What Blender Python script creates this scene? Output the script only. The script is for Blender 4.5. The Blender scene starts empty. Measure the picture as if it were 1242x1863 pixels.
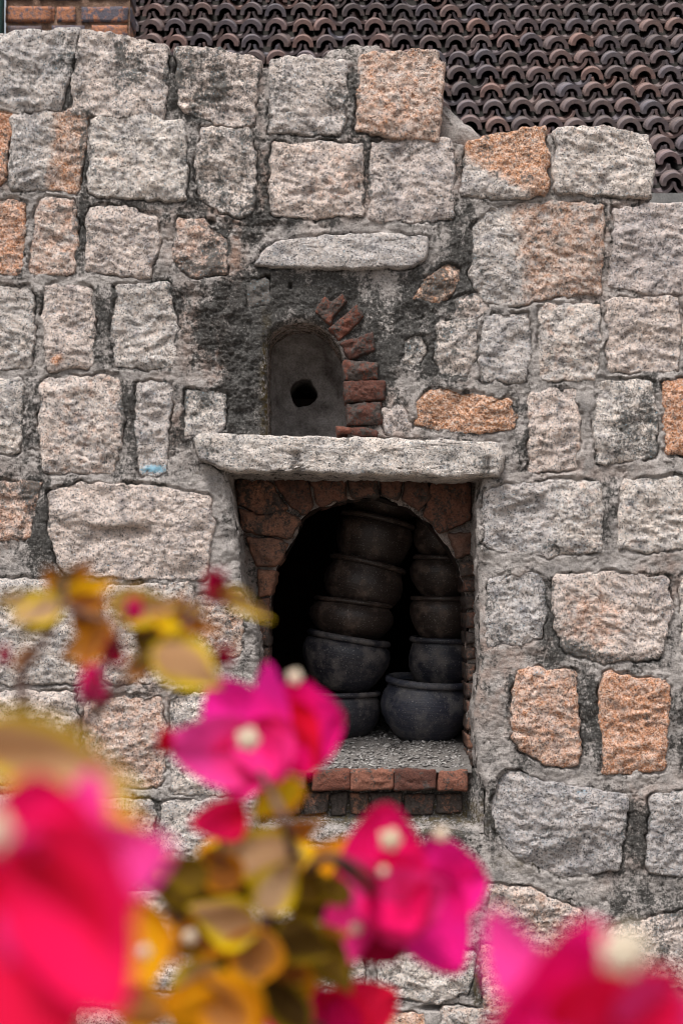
import bpy, math, random
import numpy as np
from mathutils import Vector, Matrix

random.seed(7)
rng = np.random.default_rng(11)
scene = bpy.context.scene
COL = scene.collection

# ------------------------------------------------------------------ camera, sky, sun, exposure
S = 0.00144            # metres per photograph pixel on the wall's face
CAM_D, CAM_Z = 5.0, 1.6
HZ = 1100.0            # eye level in the photograph
cam_d = bpy.data.cameras.new('camera')
cam = bpy.data.objects.new('camera', cam_d); COL.objects.link(cam)
cam.location = (0, -CAM_D, CAM_Z); cam.rotation_euler = (math.pi/2, 0, 0)
cam_d.sensor_fit = 'HORIZONTAL'; cam_d.sensor_width = 24.0
cam_d.lens = 24.0*CAM_D/(1242*S)
cam_d.shift_y = (HZ-931.5)/1242
cam_d.clip_start = 0.02; cam_d.clip_end = 2000
cam_d.dof.use_dof = True; cam_d.dof.focus_distance = 5.7; cam_d.dof.aperture_fstop = 8.5
scene.camera = cam

SUN_EL, SUN_ROT = math.radians(64), math.radians(205)
w = bpy.data.worlds.new('World'); scene.world = w; w.use_nodes = True
wn, wl = w.node_tree.nodes, w.node_tree.links
sky = wn.new('ShaderNodeTexSky'); sky.sky_type = 'NISHITA'; sky.sun_disc = False
sky.sun_elevation = SUN_EL; sky.sun_rotation = SUN_ROT
sky.air_density = 1.0; sky.dust_density = 6.0; sky.ozone_density = 1.0
hsv = wn.new('ShaderNodeHueSaturation'); hsv.inputs['Saturation'].default_value = 0.25
wl.new(sky.outputs[0], hsv.inputs['Color'])
bg = wn['Background']; bg.inputs['Strength'].default_value = 0.075
wl.new(hsv.outputs[0], bg.inputs['Color'])
sun_d = bpy.data.lights.new('sun', 'SUN'); sun = bpy.data.objects.new('sun', sun_d); COL.objects.link(sun)
sun_d.energy = 1.5; sun_d.angle = math.radians(12); sun_d.color = (1.0, 0.965, 0.925)
sdir = Vector((math.sin(SUN_ROT)*math.cos(SUN_EL), math.cos(SUN_ROT)*math.cos(SUN_EL), math.sin(SUN_EL)))
sun.rotation_euler = sdir.to_track_quat('Z', 'Y').to_euler(); sun.location = (-2, -6, 9)
scene.view_settings.view_transform = 'Standard'; scene.view_settings.look = 'None'
scene.view_settings.exposure = 1.1; scene.view_settings.gamma = 1.0
scene.view_settings.use_curve_mapping = False
scene.cycles.filter_width = 1.0

# ------------------------------------------------------------------ helpers
def wx(px): return (np.asarray(px, float)-621)*S
def wz(py): return CAM_Z+(HZ-np.asarray(py, float))*S
def at(px, py, dist):
    """a point seen at (px, py) that stands dist metres in front of the camera"""
    k = dist/CAM_D
    return Vector(((px-621)*S*k, -CAM_D+dist, CAM_Z+(HZ-py)*S*k))

_perm = rng.permutation(256); _perm = np.concatenate([_perm, _perm, _perm])
_g = rng.normal(size=(256, 2)); _g /= np.linalg.norm(_g, axis=1)[:, None]
def pn(x, y):
    """2-D gradient noise, about -1..1"""
    x = np.asarray(x, float); y = np.asarray(y, float)
    xi = np.floor(x).astype(int); yi = np.floor(y).astype(int)
    xf = x-xi; yf = y-yi; xi &= 255; yi &= 255
    u = xf*xf*xf*(xf*(xf*6-15)+10); v = yf*yf*yf*(yf*(yf*6-15)+10)
    def gr(ix, iy, dx, dy):
        g = _g[_perm[_perm[ix]+iy]]
        return g[..., 0]*dx+g[..., 1]*dy
    a = gr(xi, yi, xf, yf); b = gr(xi+1, yi, xf-1, yf)
    c = gr(xi, yi+1, xf, yf-1); d = gr(xi+1, yi+1, xf-1, yf-1)
    return 1.5*(a+u*(b-a)+v*((c+u*(d-c))-(a+u*(b-a))))
def fbm(x, y, f, octv=4, seed=0.0, gain=0.5):
    s = 0; a = 1.0
    for o in range(octv):
        s = s+a*pn(x*f+seed*17.3+o*5.1, y*f-seed*9.7+o*3.3); a *= gain; f *= 2.03
    return s
def ridged(x, y, f, octv=3, seed=0.0):
    s = 0; a = 1.0
    for o in range(octv):
        s = s+a*(1-2*np.abs(pn(x*f+seed*13.1+o*7.7, y*f+seed*5.9))); a *= 0.5; f *= 2.1
    return s
def sst(a, b, x):
    t = np.clip((x-a)/(b-a), 0, 1); return t*t*(3-2*t)

def mesh_obj(name, verts, faces, mat, parent=None, attrs=None, smooth=True, me=None):
    if me is None:
        me = bpy.data.meshes.new(name)
        verts = np.asarray(verts, np.float32).reshape(-1, 3)
        if isinstance(faces, np.ndarray):
            n, k = faces.shape
            me.vertices.add(len(verts)); me.vertices.foreach_set('co', verts.ravel())
            me.loops.add(n*k); me.loops.foreach_set('vertex_index', faces.astype(np.int32).ravel())
            me.polygons.add(n)
            me.polygons.foreach_set('loop_start', np.arange(0, n*k, k, dtype=np.int32))
            me.polygons.foreach_set('loop_total', np.full(n, k, np.int32))
            me.update(calc_edges=True)
        else:
            me.from_pydata([tuple(v) for v in verts.tolist()], [], faces); me.update()
        if smooth: me.polygons.foreach_set('use_smooth', np.ones(len(me.polygons), bool))
        for k_, v_ in (attrs or {}).items():
            at_ = me.attributes.new(k_, 'FLOAT', 'POINT')
            at_.data.foreach_set('value', np.broadcast_to(np.asarray(v_, np.float32), (len(verts),)).copy())
        me.materials.append(mat)
    o = bpy.data.objects.new(name, me); COL.objects.link(o)
    if parent is not None: o.parent = parent
    return o
def tag(o, label=None, cat=None, group=None, kind=None):
    if label: o['label'] = label
    if cat: o['category'] = cat
    if group: o['group'] = group
    if kind: o['kind'] = kind
    return o
def empty(name, loc=(0, 0, 0)):
    o = bpy.data.objects.new(name, None); COL.objects.link(o); o.location = loc
    o.empty_display_size = 0.1; return o

# ------------------------------------------------------------------ materials
class NT:
    def __init__(s, name):
        s.m = bpy.data.materials.new(name); s.m.use_nodes = True
        s.t = s.m.node_tree; s.n = s.t.nodes; s.l = s.t.links
        s.b = s.n['Principled BSDF']; s.out = s.n['Material Output']
        s.co = s.n.new('ShaderNodeTexCoord').outputs['Object']
    def put(s, sock, v):
        if hasattr(v, 'is_linked'): s.l.new(v, sock)
        else: sock.default_value = v
    def noise(s, scale, detail=4, rough=0.55, vec=None, dist=0.0):
        n = s.n.new('ShaderNodeTexNoise'); s.l.new(vec or s.co, n.inputs['Vector'])
        n.inputs['Scale'].default_value = scale; n.inputs['Detail'].default_value = detail
        n.inputs['Roughness'].default_value = rough; n.inputs['Distortion'].default_value = dist
        return n.outputs['Fac']
    def voro(s, scale, out='Color', vec=None, rnd=1.0):
        n = s.n.new('ShaderNodeTexVoronoi'); s.l.new(vec or s.co, n.inputs['Vector'])
        n.inputs['Scale'].default_value = scale; n.inputs['Randomness'].default_value = rnd
        return n.outputs[out]
    def math(s, op, a, b=0.0, c=None, clamp=False):
        n = s.n.new('ShaderNodeMath'); n.operation = op; n.use_clamp = clamp
        s.put(n.inputs[0], a); s.put(n.inputs[1], b)
        if c is not None: s.put(n.inputs[2], c)
        return n.outputs[0]
    def ramp(s, fac, stops, interp='LINEAR'):
        n = s.n.new('ShaderNodeValToRGB'); s.put(n.inputs[0], fac); r = n.color_ramp; r.interpolation = interp
        while len(r.elements) < len(stops): r.elements.new(0.5)
        for e, (p, c) in zip(r.elements, stops):
            e.position = p; e.color = (c, c, c, 1) if isinstance(c, (int, float)) else (*c, 1)
        return n.outputs[0]
    def mix(s, fac, a, b, mode='MIX'):
        n = s.n.new('ShaderNodeMix'); n.data_type = 'RGBA'; n.blend_type = mode
        s.put(n.inputs[0], fac)
        for k, v in ((6, a), (7, b)):
            if hasattr(v, 'is_linked'): s.l.new(v, n.inputs[k])
            else: n.inputs[k].default_value = (*v, 1)
        return n.outputs[2]
    def attr(s, name):
        n = s.n.new('ShaderNodeAttribute'); n.attribute_name = name; return n.outputs['Fac']
    def rand(s): return s.n.new('ShaderNodeObjectInfo').outputs['Random']
    def scaled(s, sc):
        n = s.n.new('ShaderNodeMapping'); s.l.new(s.co, n.inputs[0]); n.inputs['Scale'].default_value = sc
        return n.outputs[0]
    def bump(s, h, strength, dist, prev=None):
        n = s.n.new('ShaderNodeBump'); n.inputs['Strength'].default_value = strength
        n.inputs['Distance'].default_value = dist; s.put(n.inputs['Height'], h)
        if prev is not None: s.l.new(prev, n.inputs['Normal'])
        return n.outputs[0]
    def done(s, col, rough=0.9, normal=None, spec=0.25):
        s.put(s.b.inputs['Base Color'], col if hasattr(col, 'is_linked') else (*col, 1))
        s.put(s.b.inputs['Roughness'], rough); s.b.inputs['Specular IOR Level'].default_value = spec
        if normal is not None: s.l.new(normal, s.b.inputs['Normal'])
        return s.m
    def stain(s, attr, sharp=5.0, sc=22, fine=150):
        """lichen and soot film: an attribute says how much, noise gives it a ragged outline"""
        a = s.math('MULTIPLY_ADD', s.noise(sc, 7, 0.72, s.scaled((1, 1, .62))), 3.4, -1.7)
        f = s.math('MULTIPLY_ADD', s.noise(fine, 4, 0.7), 2.6, -1.3)
        v = s.math('ADD', s.math('ADD', attr, a), f)
        return s.math('MULTIPLY', s.math('SUBTRACT', v, 0.5), sharp, clamp=True)

def mat_granite():
    t = NT('granite')
    sep = t.n.new('ShaderNodeSeparateColor'); t.l.new(t.voro(360), sep.inputs[0])
    grain = t.ramp(sep.outputs[0], [(0, (.09, .09, .093)), (.10, (.25, .24, .24)), (.20, (.50, .48, .47)),
                                    (.5, (.62, .595, .575)), (.72, (.58, .52, .48)), (1, (.76, .735, .71))])
    sep2 = t.n.new('ShaderNodeSeparateColor'); t.l.new(t.voro(125), sep2.inputs[0])
    big = t.ramp(sep2.outputs[1], [(0, .70), (.2, .90), (.7, 1.0), (1, 1.1)])
    c = t.mix(1.0, grain, big, 'MULTIPLY')
    tone = t.ramp(t.noise(24, 6, .68), [(.33, (.55, .55, .57)), (.48, (1.0, .985, .97)), (.68, (1.16, 1.09, 1.03))])
    c = t.mix(1.0, c, tone, 'MULTIPLY')
    # iron staining
    rv = t.math('ADD', t.attr('rust'), t.math('MULTIPLY_ADD', t.noise(45, 5, .65), 1.5, -.78))
    rv = t.math('MULTIPLY', t.math('SUBTRACT', rv, .20), 1.7, clamp=True)
    rgrain = t.mix(1.0, t.ramp(sep.outputs[0], [(0, (.10, .06, .045)), (.15, (.36, .17, .09)), (.45, (.60, .29, .15)), (.7, (.66, .43, .31)), (1, (.74, .60, .50))]), big, 'MULTIPLY')
    c = t.mix(rv, c, rgrain)
    # each block its own tone
    c = t.mix(1.0, c, t.ramp(t.rand(), [(0, (.94, .915, .91)), (.35, (1.12, 1.09, 1.07)), (.65, (1.06, .975, .945)), (1, (1.10, 1.0, .96))]), 'MULTIPLY')
    c = t.mix(t.math('MULTIPLY', t.attr('rust'), -4.0, clamp=True), c, t.mix(1.0, c, (.84, .86, .90), 'MULTIPLY'))
    m = t.stain(t.math('ADD', t.attr('stain'), .13), 2.2, 20, 120)
    dk = t.ramp(t.noise(190, 4, .7), [(.3, (.035, .035, .034)), (.6, (.10, .098, .092)), (.8, (.2, .19, .175))])
    c = t.mix(t.math('MULTIPLY', m, .86), c, dk)
    bl = t.math('MULTIPLY', t.math('ADD', t.attr('blue'), t.math('MULTIPLY_ADD', t.noise(210, 4, .7), 3.4, -2.0)), 1.6, clamp=True)
    c = t.mix(t.math('MULTIPLY', bl, .8), c, (.24, .55, .74))
    n1 = t.bump(t.noise(140, 7, .8, t.scaled((1, 1, 1.3))), 1.0, .0055)
    n2 = t.bump(sep.outputs[1], .35, .002, n1)
    return t.done(c, .88, n2, .3)

def mat_mortar():
    t = NT('mortar')
    c = t.ramp(t.noise(18, 6, .62), [(.3, (.27, .25, .24)), (.5, (.52, .475, .45)), (.7, (.70, .64, .61))])
    c = t.mix(t.math('MULTIPLY', t.attr('pink'), t.ramp(t.noise(40, 4), [(.35, 0), (.6, 1)])), c, (.47, .315, .25))
    sp = t.ramp(t.noise(330, 2, .6), [(.3, .55), (.5, 1.0), (.7, 1.15)])
    c = t.mix(1.0, c, sp, 'MULTIPLY')
    m = t.stain(t.attr('stain'), 2.0, 24, 120)
    dk = t.ramp(t.noise(160, 5, .7), [(.3, (.022, .022, .021)), (.5, (.058, .056, .053)), (.62, (.15, .145, .138)), (.76, (.40, .38, .36))])
    c = t.mix(t.math('MULTIPLY', m, .93), c, dk)
    ms = t.math('MULTIPLY', t.attr('moss'), t.ramp(t.noise(60, 5, .65), [(.42, 0), (.6, 1)]))
    c = t.mix(ms, c, (.11, .075, .018))
    st = t.scaled((1, 1, 2.2))
    n1 = t.bump(t.noise(110, 7, .78, st), 1.0, .010)
    n2 = t.bump(t.noise(300, 4, .7), .5, .004, n1)
    return t.done(c, .93, n2, .2)

def mat_brick(name, ramp, soot):
    t = NT(name)
    c = t.ramp(t.math('ADD', t.math('MULTIPLY', t.rand(), .6), t.math('MULTIPLY', t.noise(30, 4, .6), .45)), ramp)
    c = t.mix(1.0, c, t.ramp(t.noise(240, 3, .6), [(.3, .62), (.5, 1), (.72, 1.3)]), 'MULTIPLY')
    m = t.stain(t.math('ADD', t.attr('stain'), soot), 3.5, 30, 140)
    dk = t.ramp(t.noise(130, 4, .7), [(.35, (.03, .028, .027)), (.65, (.085, .075, .068)), (.85, (.2, .17, .15))])
    c = t.mix(t.math('MULTIPLY', m, .9), c, dk)
    n1 = t.bump(t.noise(70, 5, .65), .6, .008); n2 = t.bump(t.noise(300, 3, .6), .45, .003, n1)
    return t.done(c, .9, n2, .25)

RED = [(.15, (.075, .034, .027)), (.5, (.14, .052, .036)), (.85, (.22, .095, .065))]
GRANITE = mat_granite(); MORTAR = mat_mortar()
BRICK = mat_brick('red_brick', RED, .12)
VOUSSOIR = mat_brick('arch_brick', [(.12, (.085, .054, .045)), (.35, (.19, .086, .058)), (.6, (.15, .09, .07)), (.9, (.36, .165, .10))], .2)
PILLARBRICK = mat_brick('pillar_brick', [(.2, (.09, .08, .09)), (.35, (.14, .105, .105)), (.5, (.10, .095, .12)), (.58, (.40, .17, .09)), (.66, (.12, .105, .12)), (.8, (.38, .15, .075))], .0)

def mat_soot():
    t = NT('sooty_brickwork')
    bt = t.n.new('ShaderNodeTexBrick'); mp = t.n.new('ShaderNodeMapping'); t.l.new(t.co, mp.inputs[0])
    mp.inputs['Rotation'].default_value = (math.pi/2, 0, 0); t.l.new(mp.outputs[0], bt.inputs['Vector'])
    bt.inputs['Scale'].default_value = 1.0; bt.inputs['Brick Width'].default_value = .24; bt.inputs['Row Height'].default_value = .065
    bt.inputs['Mortar Size'].default_value = .006
    bt.inputs['Color1'].default_value = (.05, .024, .018, 1); bt.inputs['Color2'].default_value = (.03, .02, .018, 1); bt.inputs['Mortar'].default_value = (.03, .027, .025, 1)
    c = t.mix(.5, bt.outputs['Color'], t.ramp(t.noise(20, 5), [(.35, (.012, .011, .011)), (.7, (.045, .032, .027))]))
    return t.done(c, .95, t.bump(bt.outputs['Fac'], .4, .006), .15)
SOOT = mat_soot()

def mat_plaster():
    t = NT('niche_plaster')
    c = t.ramp(t.noise(16, 6, .65), [(.32, (.11, .095, .09)), (.5, (.24, .22, .21)), (.7, (.38, .355, .34))])
    c = t.mix(1.0, c, t.ramp(t.noise(200, 3), [(.3, .7), (.6, 1.1)]), 'MULTIPLY')
    return t.done(c, .95, t.bump(t.noise(55, 6, .7), .7, .008), .15)
PLASTER = mat_plaster()

def mat_tile():
    t = NT('roof_tile')
    c = t.ramp(t.rand(), [(0, (.10, .085, .082)), (.18, (.15, .115, .105)), (.36, (.115, .10, .105)), (.5, (.20, .135, .115)), (.64, (.12, .115, .125)), (.8, (.16, .13, .12)), (.93, (.22, .14, .115)), (1, (.14, .135, .15))])
    c = t.mix(1.0, c, t.ramp(t.noise(22, 4, .6), [(.3, (.70, .74, .86)), (.5, (1.15, 1.13, 1.2)), (.72, (1.75, 1.58, 1.52))]), 'MULTIPLY')
    m = t.ramp(t.noise(9, 6, .7), [(.55, 0), (.68, 1)])
    c = t.mix(t.math('MULTIPLY', m, .55), c, (.035, .038, .035))
    g = t.ramp(t.noise(12, 3, .6, t.scaled((1.3, .9, 1.1))), [(.68, 0), (.74, 1)])
    c = t.mix(t.math('MULTIPLY', g, .45), c, (.05, .13, .075))
    return t.done(c, .72, t.bump(t.noise(90, 5, .65), .4, .005), .35)
TILE = mat_tile()

def mat_pot(name, base, dust, amt):
    t = NT(name)
    st = t.scaled((6, 6, 90))
    c = t.mix(t.ramp(t.noise(3, 4, .6, st), [(.35, 0), (.7, .6)]), base, tuple(min(1, b*1.9) for b in base))
    d = t.ramp(t.noise(14, 6, .7), [(.5-amt*.35, 1), (.62-amt*.2, 0)])
    c = t.mix(t.math('MULTIPLY', d, .7), c, dust)
    fl = t.ramp(t.noise(260, 2, .5), [(.63, 0), (.70, 1)])
    c = t.mix(t.math('MULTIPLY', fl, .45), c, (.34, .32, .30))
    sc = t.ramp(t.noise(9, 2, .4), [(.73, 0), (.76, 1)])
    c = t.mix(sc, c, (.34, .29, .25))
    return t.done(c, t.ramp(d, [(0, .42), (1, .85)]), t.bump(t.noise(3, 3, .6, st), .35, .003), .4)
POT_BLACK = mat_pot('black_glaze', (.020, .020, .027), (.17, .15, .14), .36)
POT_BLUE = mat_pot('blue_black_glaze', (.030, .032, .046), (.17, .16, .155), .40)
POT_BROWN = mat_pot('brown_glaze', (.030, .021, .018), (.25, .175, .138), .62)

def simple(name, stops, sc=12, rough=.9, bump=.4, bd=.01, bs=60, spec=.25):
    t = NT(name)
    c = t.ramp(t.noise(sc, 6, .62), stops)
    c = t.mix(1.0, c, t.ramp(t.noise(sc*14, 3), [(.3, .75), (.65, 1.15)]), 'MULTIPLY')
    return t.done(c, rough, t.bump(t.noise(bs, 5, .65), bump, bd), spec)
CONCRETE = simple('weathered_concrete', [(.3, (.10, .10, .10)), (.55, (.2, .195, .19)), (.75, (.3, .29, .28))], 10)
DARKWOOD = simple('dark_underside', [(.3, (.012, .011, .01)), (.7, (.03, .026, .023))], 8)
DUSTM = simple('kiln_dust', [(.3, (.10, .09, .085)), (.55, (.18, .165, .155)), (.75, (.26, .24, .23))], 16, bump=.8, bs=120)
def mat_gravel():
    t = NT('gravel_chips')
    c = t.ramp(t.voro(90), [(0, (.14, .13, .125)), (.5, (.25, .235, .225)), (1, (.5, .48, .46))])
    return t.done(c, .9, t.bump(t.noise(200, 4), .4, .004), .25)
GRAVEL = mat_gravel()
EARTH = simple('earth', [(.3, (.09, .075, .06)), (.55, (.17, .145, .12)), (.75, (.26, .23, .2))], 3, bump=.9, bd=.03, bs=25)
PIPEM = simple('green_paint', [(.3, (.008, .03, .027)), (.7, (.016, .05, .045))], 10, .4, .1, spec=.5)

def petal_mat(name, stops, trans, rim=None, vein=.32, plain=False):
    t = NT(name)
    c = t.ramp(t.math('ADD', t.math('MULTIPLY', t.rand(), .5), t.math('MULTIPLY', t.noise(30, 4, .6), .6)), stops)
    if rim: c = t.mix(t.ramp(t.math('ADD', t.attr('edge'), t.math('MULTIPLY_ADD', t.noise(60, 3), .8, -.4)), [(.35, 0), (.75, 1)]), c, rim)  # bright leaf margin: a colour-graded highlight painted into the leaf colour
    if not plain: c = t.mix(t.ramp(t.attr('vein'), [(.0, vein), (.25, 0)]), c, (.25, .02, .04) if not rim else (.2, .12, .02))
    if not rim and not plain: c = t.mix(t.ramp(t.attr('along'), [(.05, .75), (.42, 0)]), c, t.mix(1.0, c, (.62, .5, .40), 'MULTIPLY'))
    dif = t.n.new('ShaderNodeBsdfDiffuse'); tr = t.n.new('ShaderNodeBsdfTranslucent'); mx = t.n.new('ShaderNodeMixShader')
    t.l.new(c, dif.inputs[0]); t.l.new(c, tr.inputs[0]); mx.inputs[0].default_value = trans
    t.l.new(dif.outputs[0], mx.inputs[1]); t.l.new(tr.outputs[0], mx.inputs[2]); t.l.new(mx.outputs[0], t.out.inputs[0])
    return t.m
BRACT = petal_mat('pink_bract', [(.2, (.86, .012, .10)), (.5, (.88, .010, .20)), (.8, (.90, .025, .36))], .42)
MAGENTA = petal_mat('magenta_bract', [(.2, (.88, .012, .20)), (.8, (.94, .07, .38))], .42)
CRIMSON = petal_mat('crimson_bract', [(.2, (.80, .012, .035)), (.8, (.86, .012, .11))], .42)
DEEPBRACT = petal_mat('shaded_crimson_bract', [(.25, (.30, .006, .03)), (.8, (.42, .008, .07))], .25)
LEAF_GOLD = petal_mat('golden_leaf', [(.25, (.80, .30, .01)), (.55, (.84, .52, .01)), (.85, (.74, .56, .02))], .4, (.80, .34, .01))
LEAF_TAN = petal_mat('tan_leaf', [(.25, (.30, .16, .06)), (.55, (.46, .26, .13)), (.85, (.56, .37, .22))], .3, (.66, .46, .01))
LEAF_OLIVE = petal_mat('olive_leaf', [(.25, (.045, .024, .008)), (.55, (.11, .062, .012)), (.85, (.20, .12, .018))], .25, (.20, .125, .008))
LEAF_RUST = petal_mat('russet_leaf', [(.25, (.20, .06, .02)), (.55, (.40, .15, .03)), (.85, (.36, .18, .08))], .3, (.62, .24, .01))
FLORET = petal_mat('cream_floret', [(.2, (.72, .54, .36)), (.8, (.84, .72, .56))], .2, plain=True)
STEM = simple('brown_stem', [(.3, (.07, .035, .028)), (.7, (.16, .09, .07))], 40, .8)

# ------------------------------------------------------------------ polygons
def chaikin(P, it=1):
    P = np.asarray(P, float)
    for _ in range(it):
        Q = np.roll(P, -1, 0)
        P = np.stack([P*.94+Q*.06, P*.06+Q*.94], 1).reshape(-1, 2)
    return P
def rough_poly(P, seed, step=4.0, amp=3.0, grow=3.0):
    P = chaikin(P, 1); out = []
    lo, hi = P.min(0), P.max(0); c = (lo+hi)/2; P = c+(P-c)*(1+grow/((hi-lo)/2))
    for a, b in zip(P, np.roll(P, -1, 0)):
        n = max(1, int(np.hypot(*(b-a))/step))
        for i in range(n): out.append(a+(b-a)*i/n)
    P = np.array(out)
    P = P+np.stack([fbm(P[:, 0], P[:, 1], 1/26, 4, seed, .62), fbm(P[:, 0], P[:, 1], 1/26, 4, seed+31, .62)], 1)*amp
    return P
def sdpoly(X, Y, P):
    """signed distance, positive inside"""
    d = np.full(X.shape, 1e18); ins = np.zeros(X.shape, bool)
    for (ax, ay), (bx, by) in zip(P, np.roll(P, -1, 0)):
        ex, ey = bx-ax, by-ay; wx_, wy_ = X-ax, Y-ay
        t = np.clip((wx_*ex+wy_*ey)/(ex*ex+ey*ey+1e-12), 0, 1)
        d = np.minimum(d, (wx_-ex*t)**2+(wy_-ey*t)**2)
        if by != ay:
            c = ((ay > Y) != (by > Y)) & (X < ex*(Y-ay)/ey+ax); ins ^= c
    return np.where(ins, 1, -1)*np.sqrt(d)
def ray_r(P, cx, cy, th):
    """distance from (cx,cy) to the outline in direction th"""
    dx, dy = np.cos(th), np.sin(th); R = np.zeros(th.shape)
    for (ax, ay), (bx, by) in zip(P-np.array([cx, cy]), np.roll(P, -1, 0)-np.array([cx, cy])):
        ex, ey = bx-ax, by-ay; den = dx*ey-dy*ex
        den = np.where(np.abs(den) < 1e-9, 1e-9, den)
        t = (ax*ey-ay*ex)/den; u = (ax*dy-ay*dx)/den
        R = np.where((u >= -1e-6) & (u <= 1+1e-6) & (t > 0), np.maximum(R, t), R)
    return R

def block(name, poly, mat, parent, seed, proud=.024, y0=0.0, back=.05, rust=0.0, stain=0.05, relief=1.0,
          edge=.010, res=3.0, rust_fn=None, stain_fn=None, blue_fn=None, bow=0.0, carve=None):
    """one rough block: outline in wall pixels, face swelling forward of y0, sides running back"""
    P = poly
    lo, hi = P.min(0), P.max(0); cx, cy = (lo+hi)/2; a, b = (hi-lo)/2
    nx = int(np.clip(2*a/res, 6, 90)); ny = int(np.clip(2*b/res, 6, 90))
    u, v = np.meshgrid(np.linspace(-1, 1, nx+1), np.linspace(-1, 1, ny+1))
    r = np.maximum(np.abs(u), np.abs(v)); th = np.arctan2(v*b, u*a)
    rr = np.maximum(r, 1e-9)
    Lsq = np.hypot(u*a/rr, v*b/rr)                       # to the rectangle's edge
    R = ray_r(P, cx, cy, th); R = np.where(R <= 0, Lsq, R)
    px = cx+np.cos(th)*R*r; py = cy+np.sin(th)*R*r
    e = np.maximum(sdpoly(px, py, P), 0)*S
    X, Z = wx(px), wz(py)
    f = sst(0, .03, e)
    wx1 = X+.03*fbm(X, Z, 7, 2, seed+8); wz1 = Z+.03*fbm(X, Z, 7, 2, seed+18)
    rel = (.0100*fbm(X, Z, 6, 2, seed)+.0052*ridged(wx1, wz1*1.2, 10, 2, seed+2)+.0030*ridged(wx1*.8+wz1*.5, wz1, 27, 2, seed+3)
           +.0026*fbm(X, Z*1.2, 60, 3, seed+4, .7)+.0016*fbm(X, Z, 150, 2, seed+6, .6))*relief
    if mat is GRANITE:
        d = -.001+(.85*proud+.001)*sst(0, .0030, e)+.15*proud*(1-np.exp(-e/edge))+rel*(.55+.45*f)+bow*f
    else:
        d = -.006+(.65*proud+.006)*sst(0, .0032, e)+.35*proud*(1-np.exp(-e/edge))+rel*(.4+.6*f)+bow*f
    if carve is not None: d = d+carve(px, py)
    Y = y0-d
    V = [np.stack([X, Y, Z], -1).reshape(-1, 3)]
    idx = np.arange((nx+1)*(ny+1)).reshape(ny+1, nx+1)
    F = [np.stack([idx[:-1, :-1], idx[1:, :-1], idx[1:, 1:], idx[:-1, 1:]], -1).reshape(-1, 4)]
    loop = np.concatenate([idx[0, :-1], idx[:-1, -1], idx[-1, :0:-1], idx[:0:-1, 0]])
    base = len(V[0]); bv = V[0][loop].copy(); bv[:, 1] = y0+back; V.append(bv)
    k = np.arange(len(loop)); k2 = (k+1) % len(loop)
    F.append(np.stack([loop[k], loop[k2], base+k2, base+k], -1))
    V = np.concatenate(V); F = np.concatenate(F)
    fx, fy = px.ravel(), py.ravel()
    ru = np.full(fx.shape, float(rust)) if rust_fn is None else rust_fn(fx, fy)
    sn = np.full(fx.shape, float(stain)) if stain_fn is None else stain_fn(fx, fy)
    ed = (1-sst(0, .012, e.ravel()))*sst(-.2, .5, fbm(X.ravel(), Z.ravel(), 14, 3, 77)); sn = sn+.34*ed+(.6*film(fx, fy) if mat is GRANITE else 0)+.10*fbm(X.ravel(), Z.ravel(), 6, 2, 78)
    bl = np.zeros(fx.shape) if blue_fn is None else blue_fn(fx, fy)
    ext = lambda q: np.concatenate([q, q[loop]])
    return mesh_obj(name, V, F, mat, parent, {'rust': ext(ru), 'stain': ext(sn), 'blue': ext(bl)})

def half(px0, soft, lo, hi, slope=0.0, y0=0):
    return lambda x, y: lo+(hi-lo)*sst(-soft, soft, x-px0-slope*(y-y0))
def blob(cx, cy, rx, ry, amt, base=0.0):
    return lambda x, y: base+amt*np.exp(-(((x-cx)/rx)**2+((y-cy)/ry)**2))
def blobs(base, *bs):
    return lambda x, y: base+sum(b[4]*np.exp(-(((x-b[0])/b[2])**2+((y-b[1])/b[3])**2)) for b in bs)

# ------------------------------------------------------------------ ground
gx = np.linspace(-60, 60, 81); gy = np.linspace(-60, 60, 81)
GX, GY = np.meshgrid(gx, gy)
GZ = .03*fbm(GX, GY, .8, 3, 3)-.03
gi = np.arange(81*81).reshape(81, 81)
ground = mesh_obj('ground', np.stack([GX, GY, GZ], -1).reshape(-1, 3),
                  np.stack([gi[:-1, :-1], gi[:-1, 1:], gi[1:, 1:], gi[1:, :-1]], -1).reshape(-1, 4), EARTH)
tag(ground, kind='structure')

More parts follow.
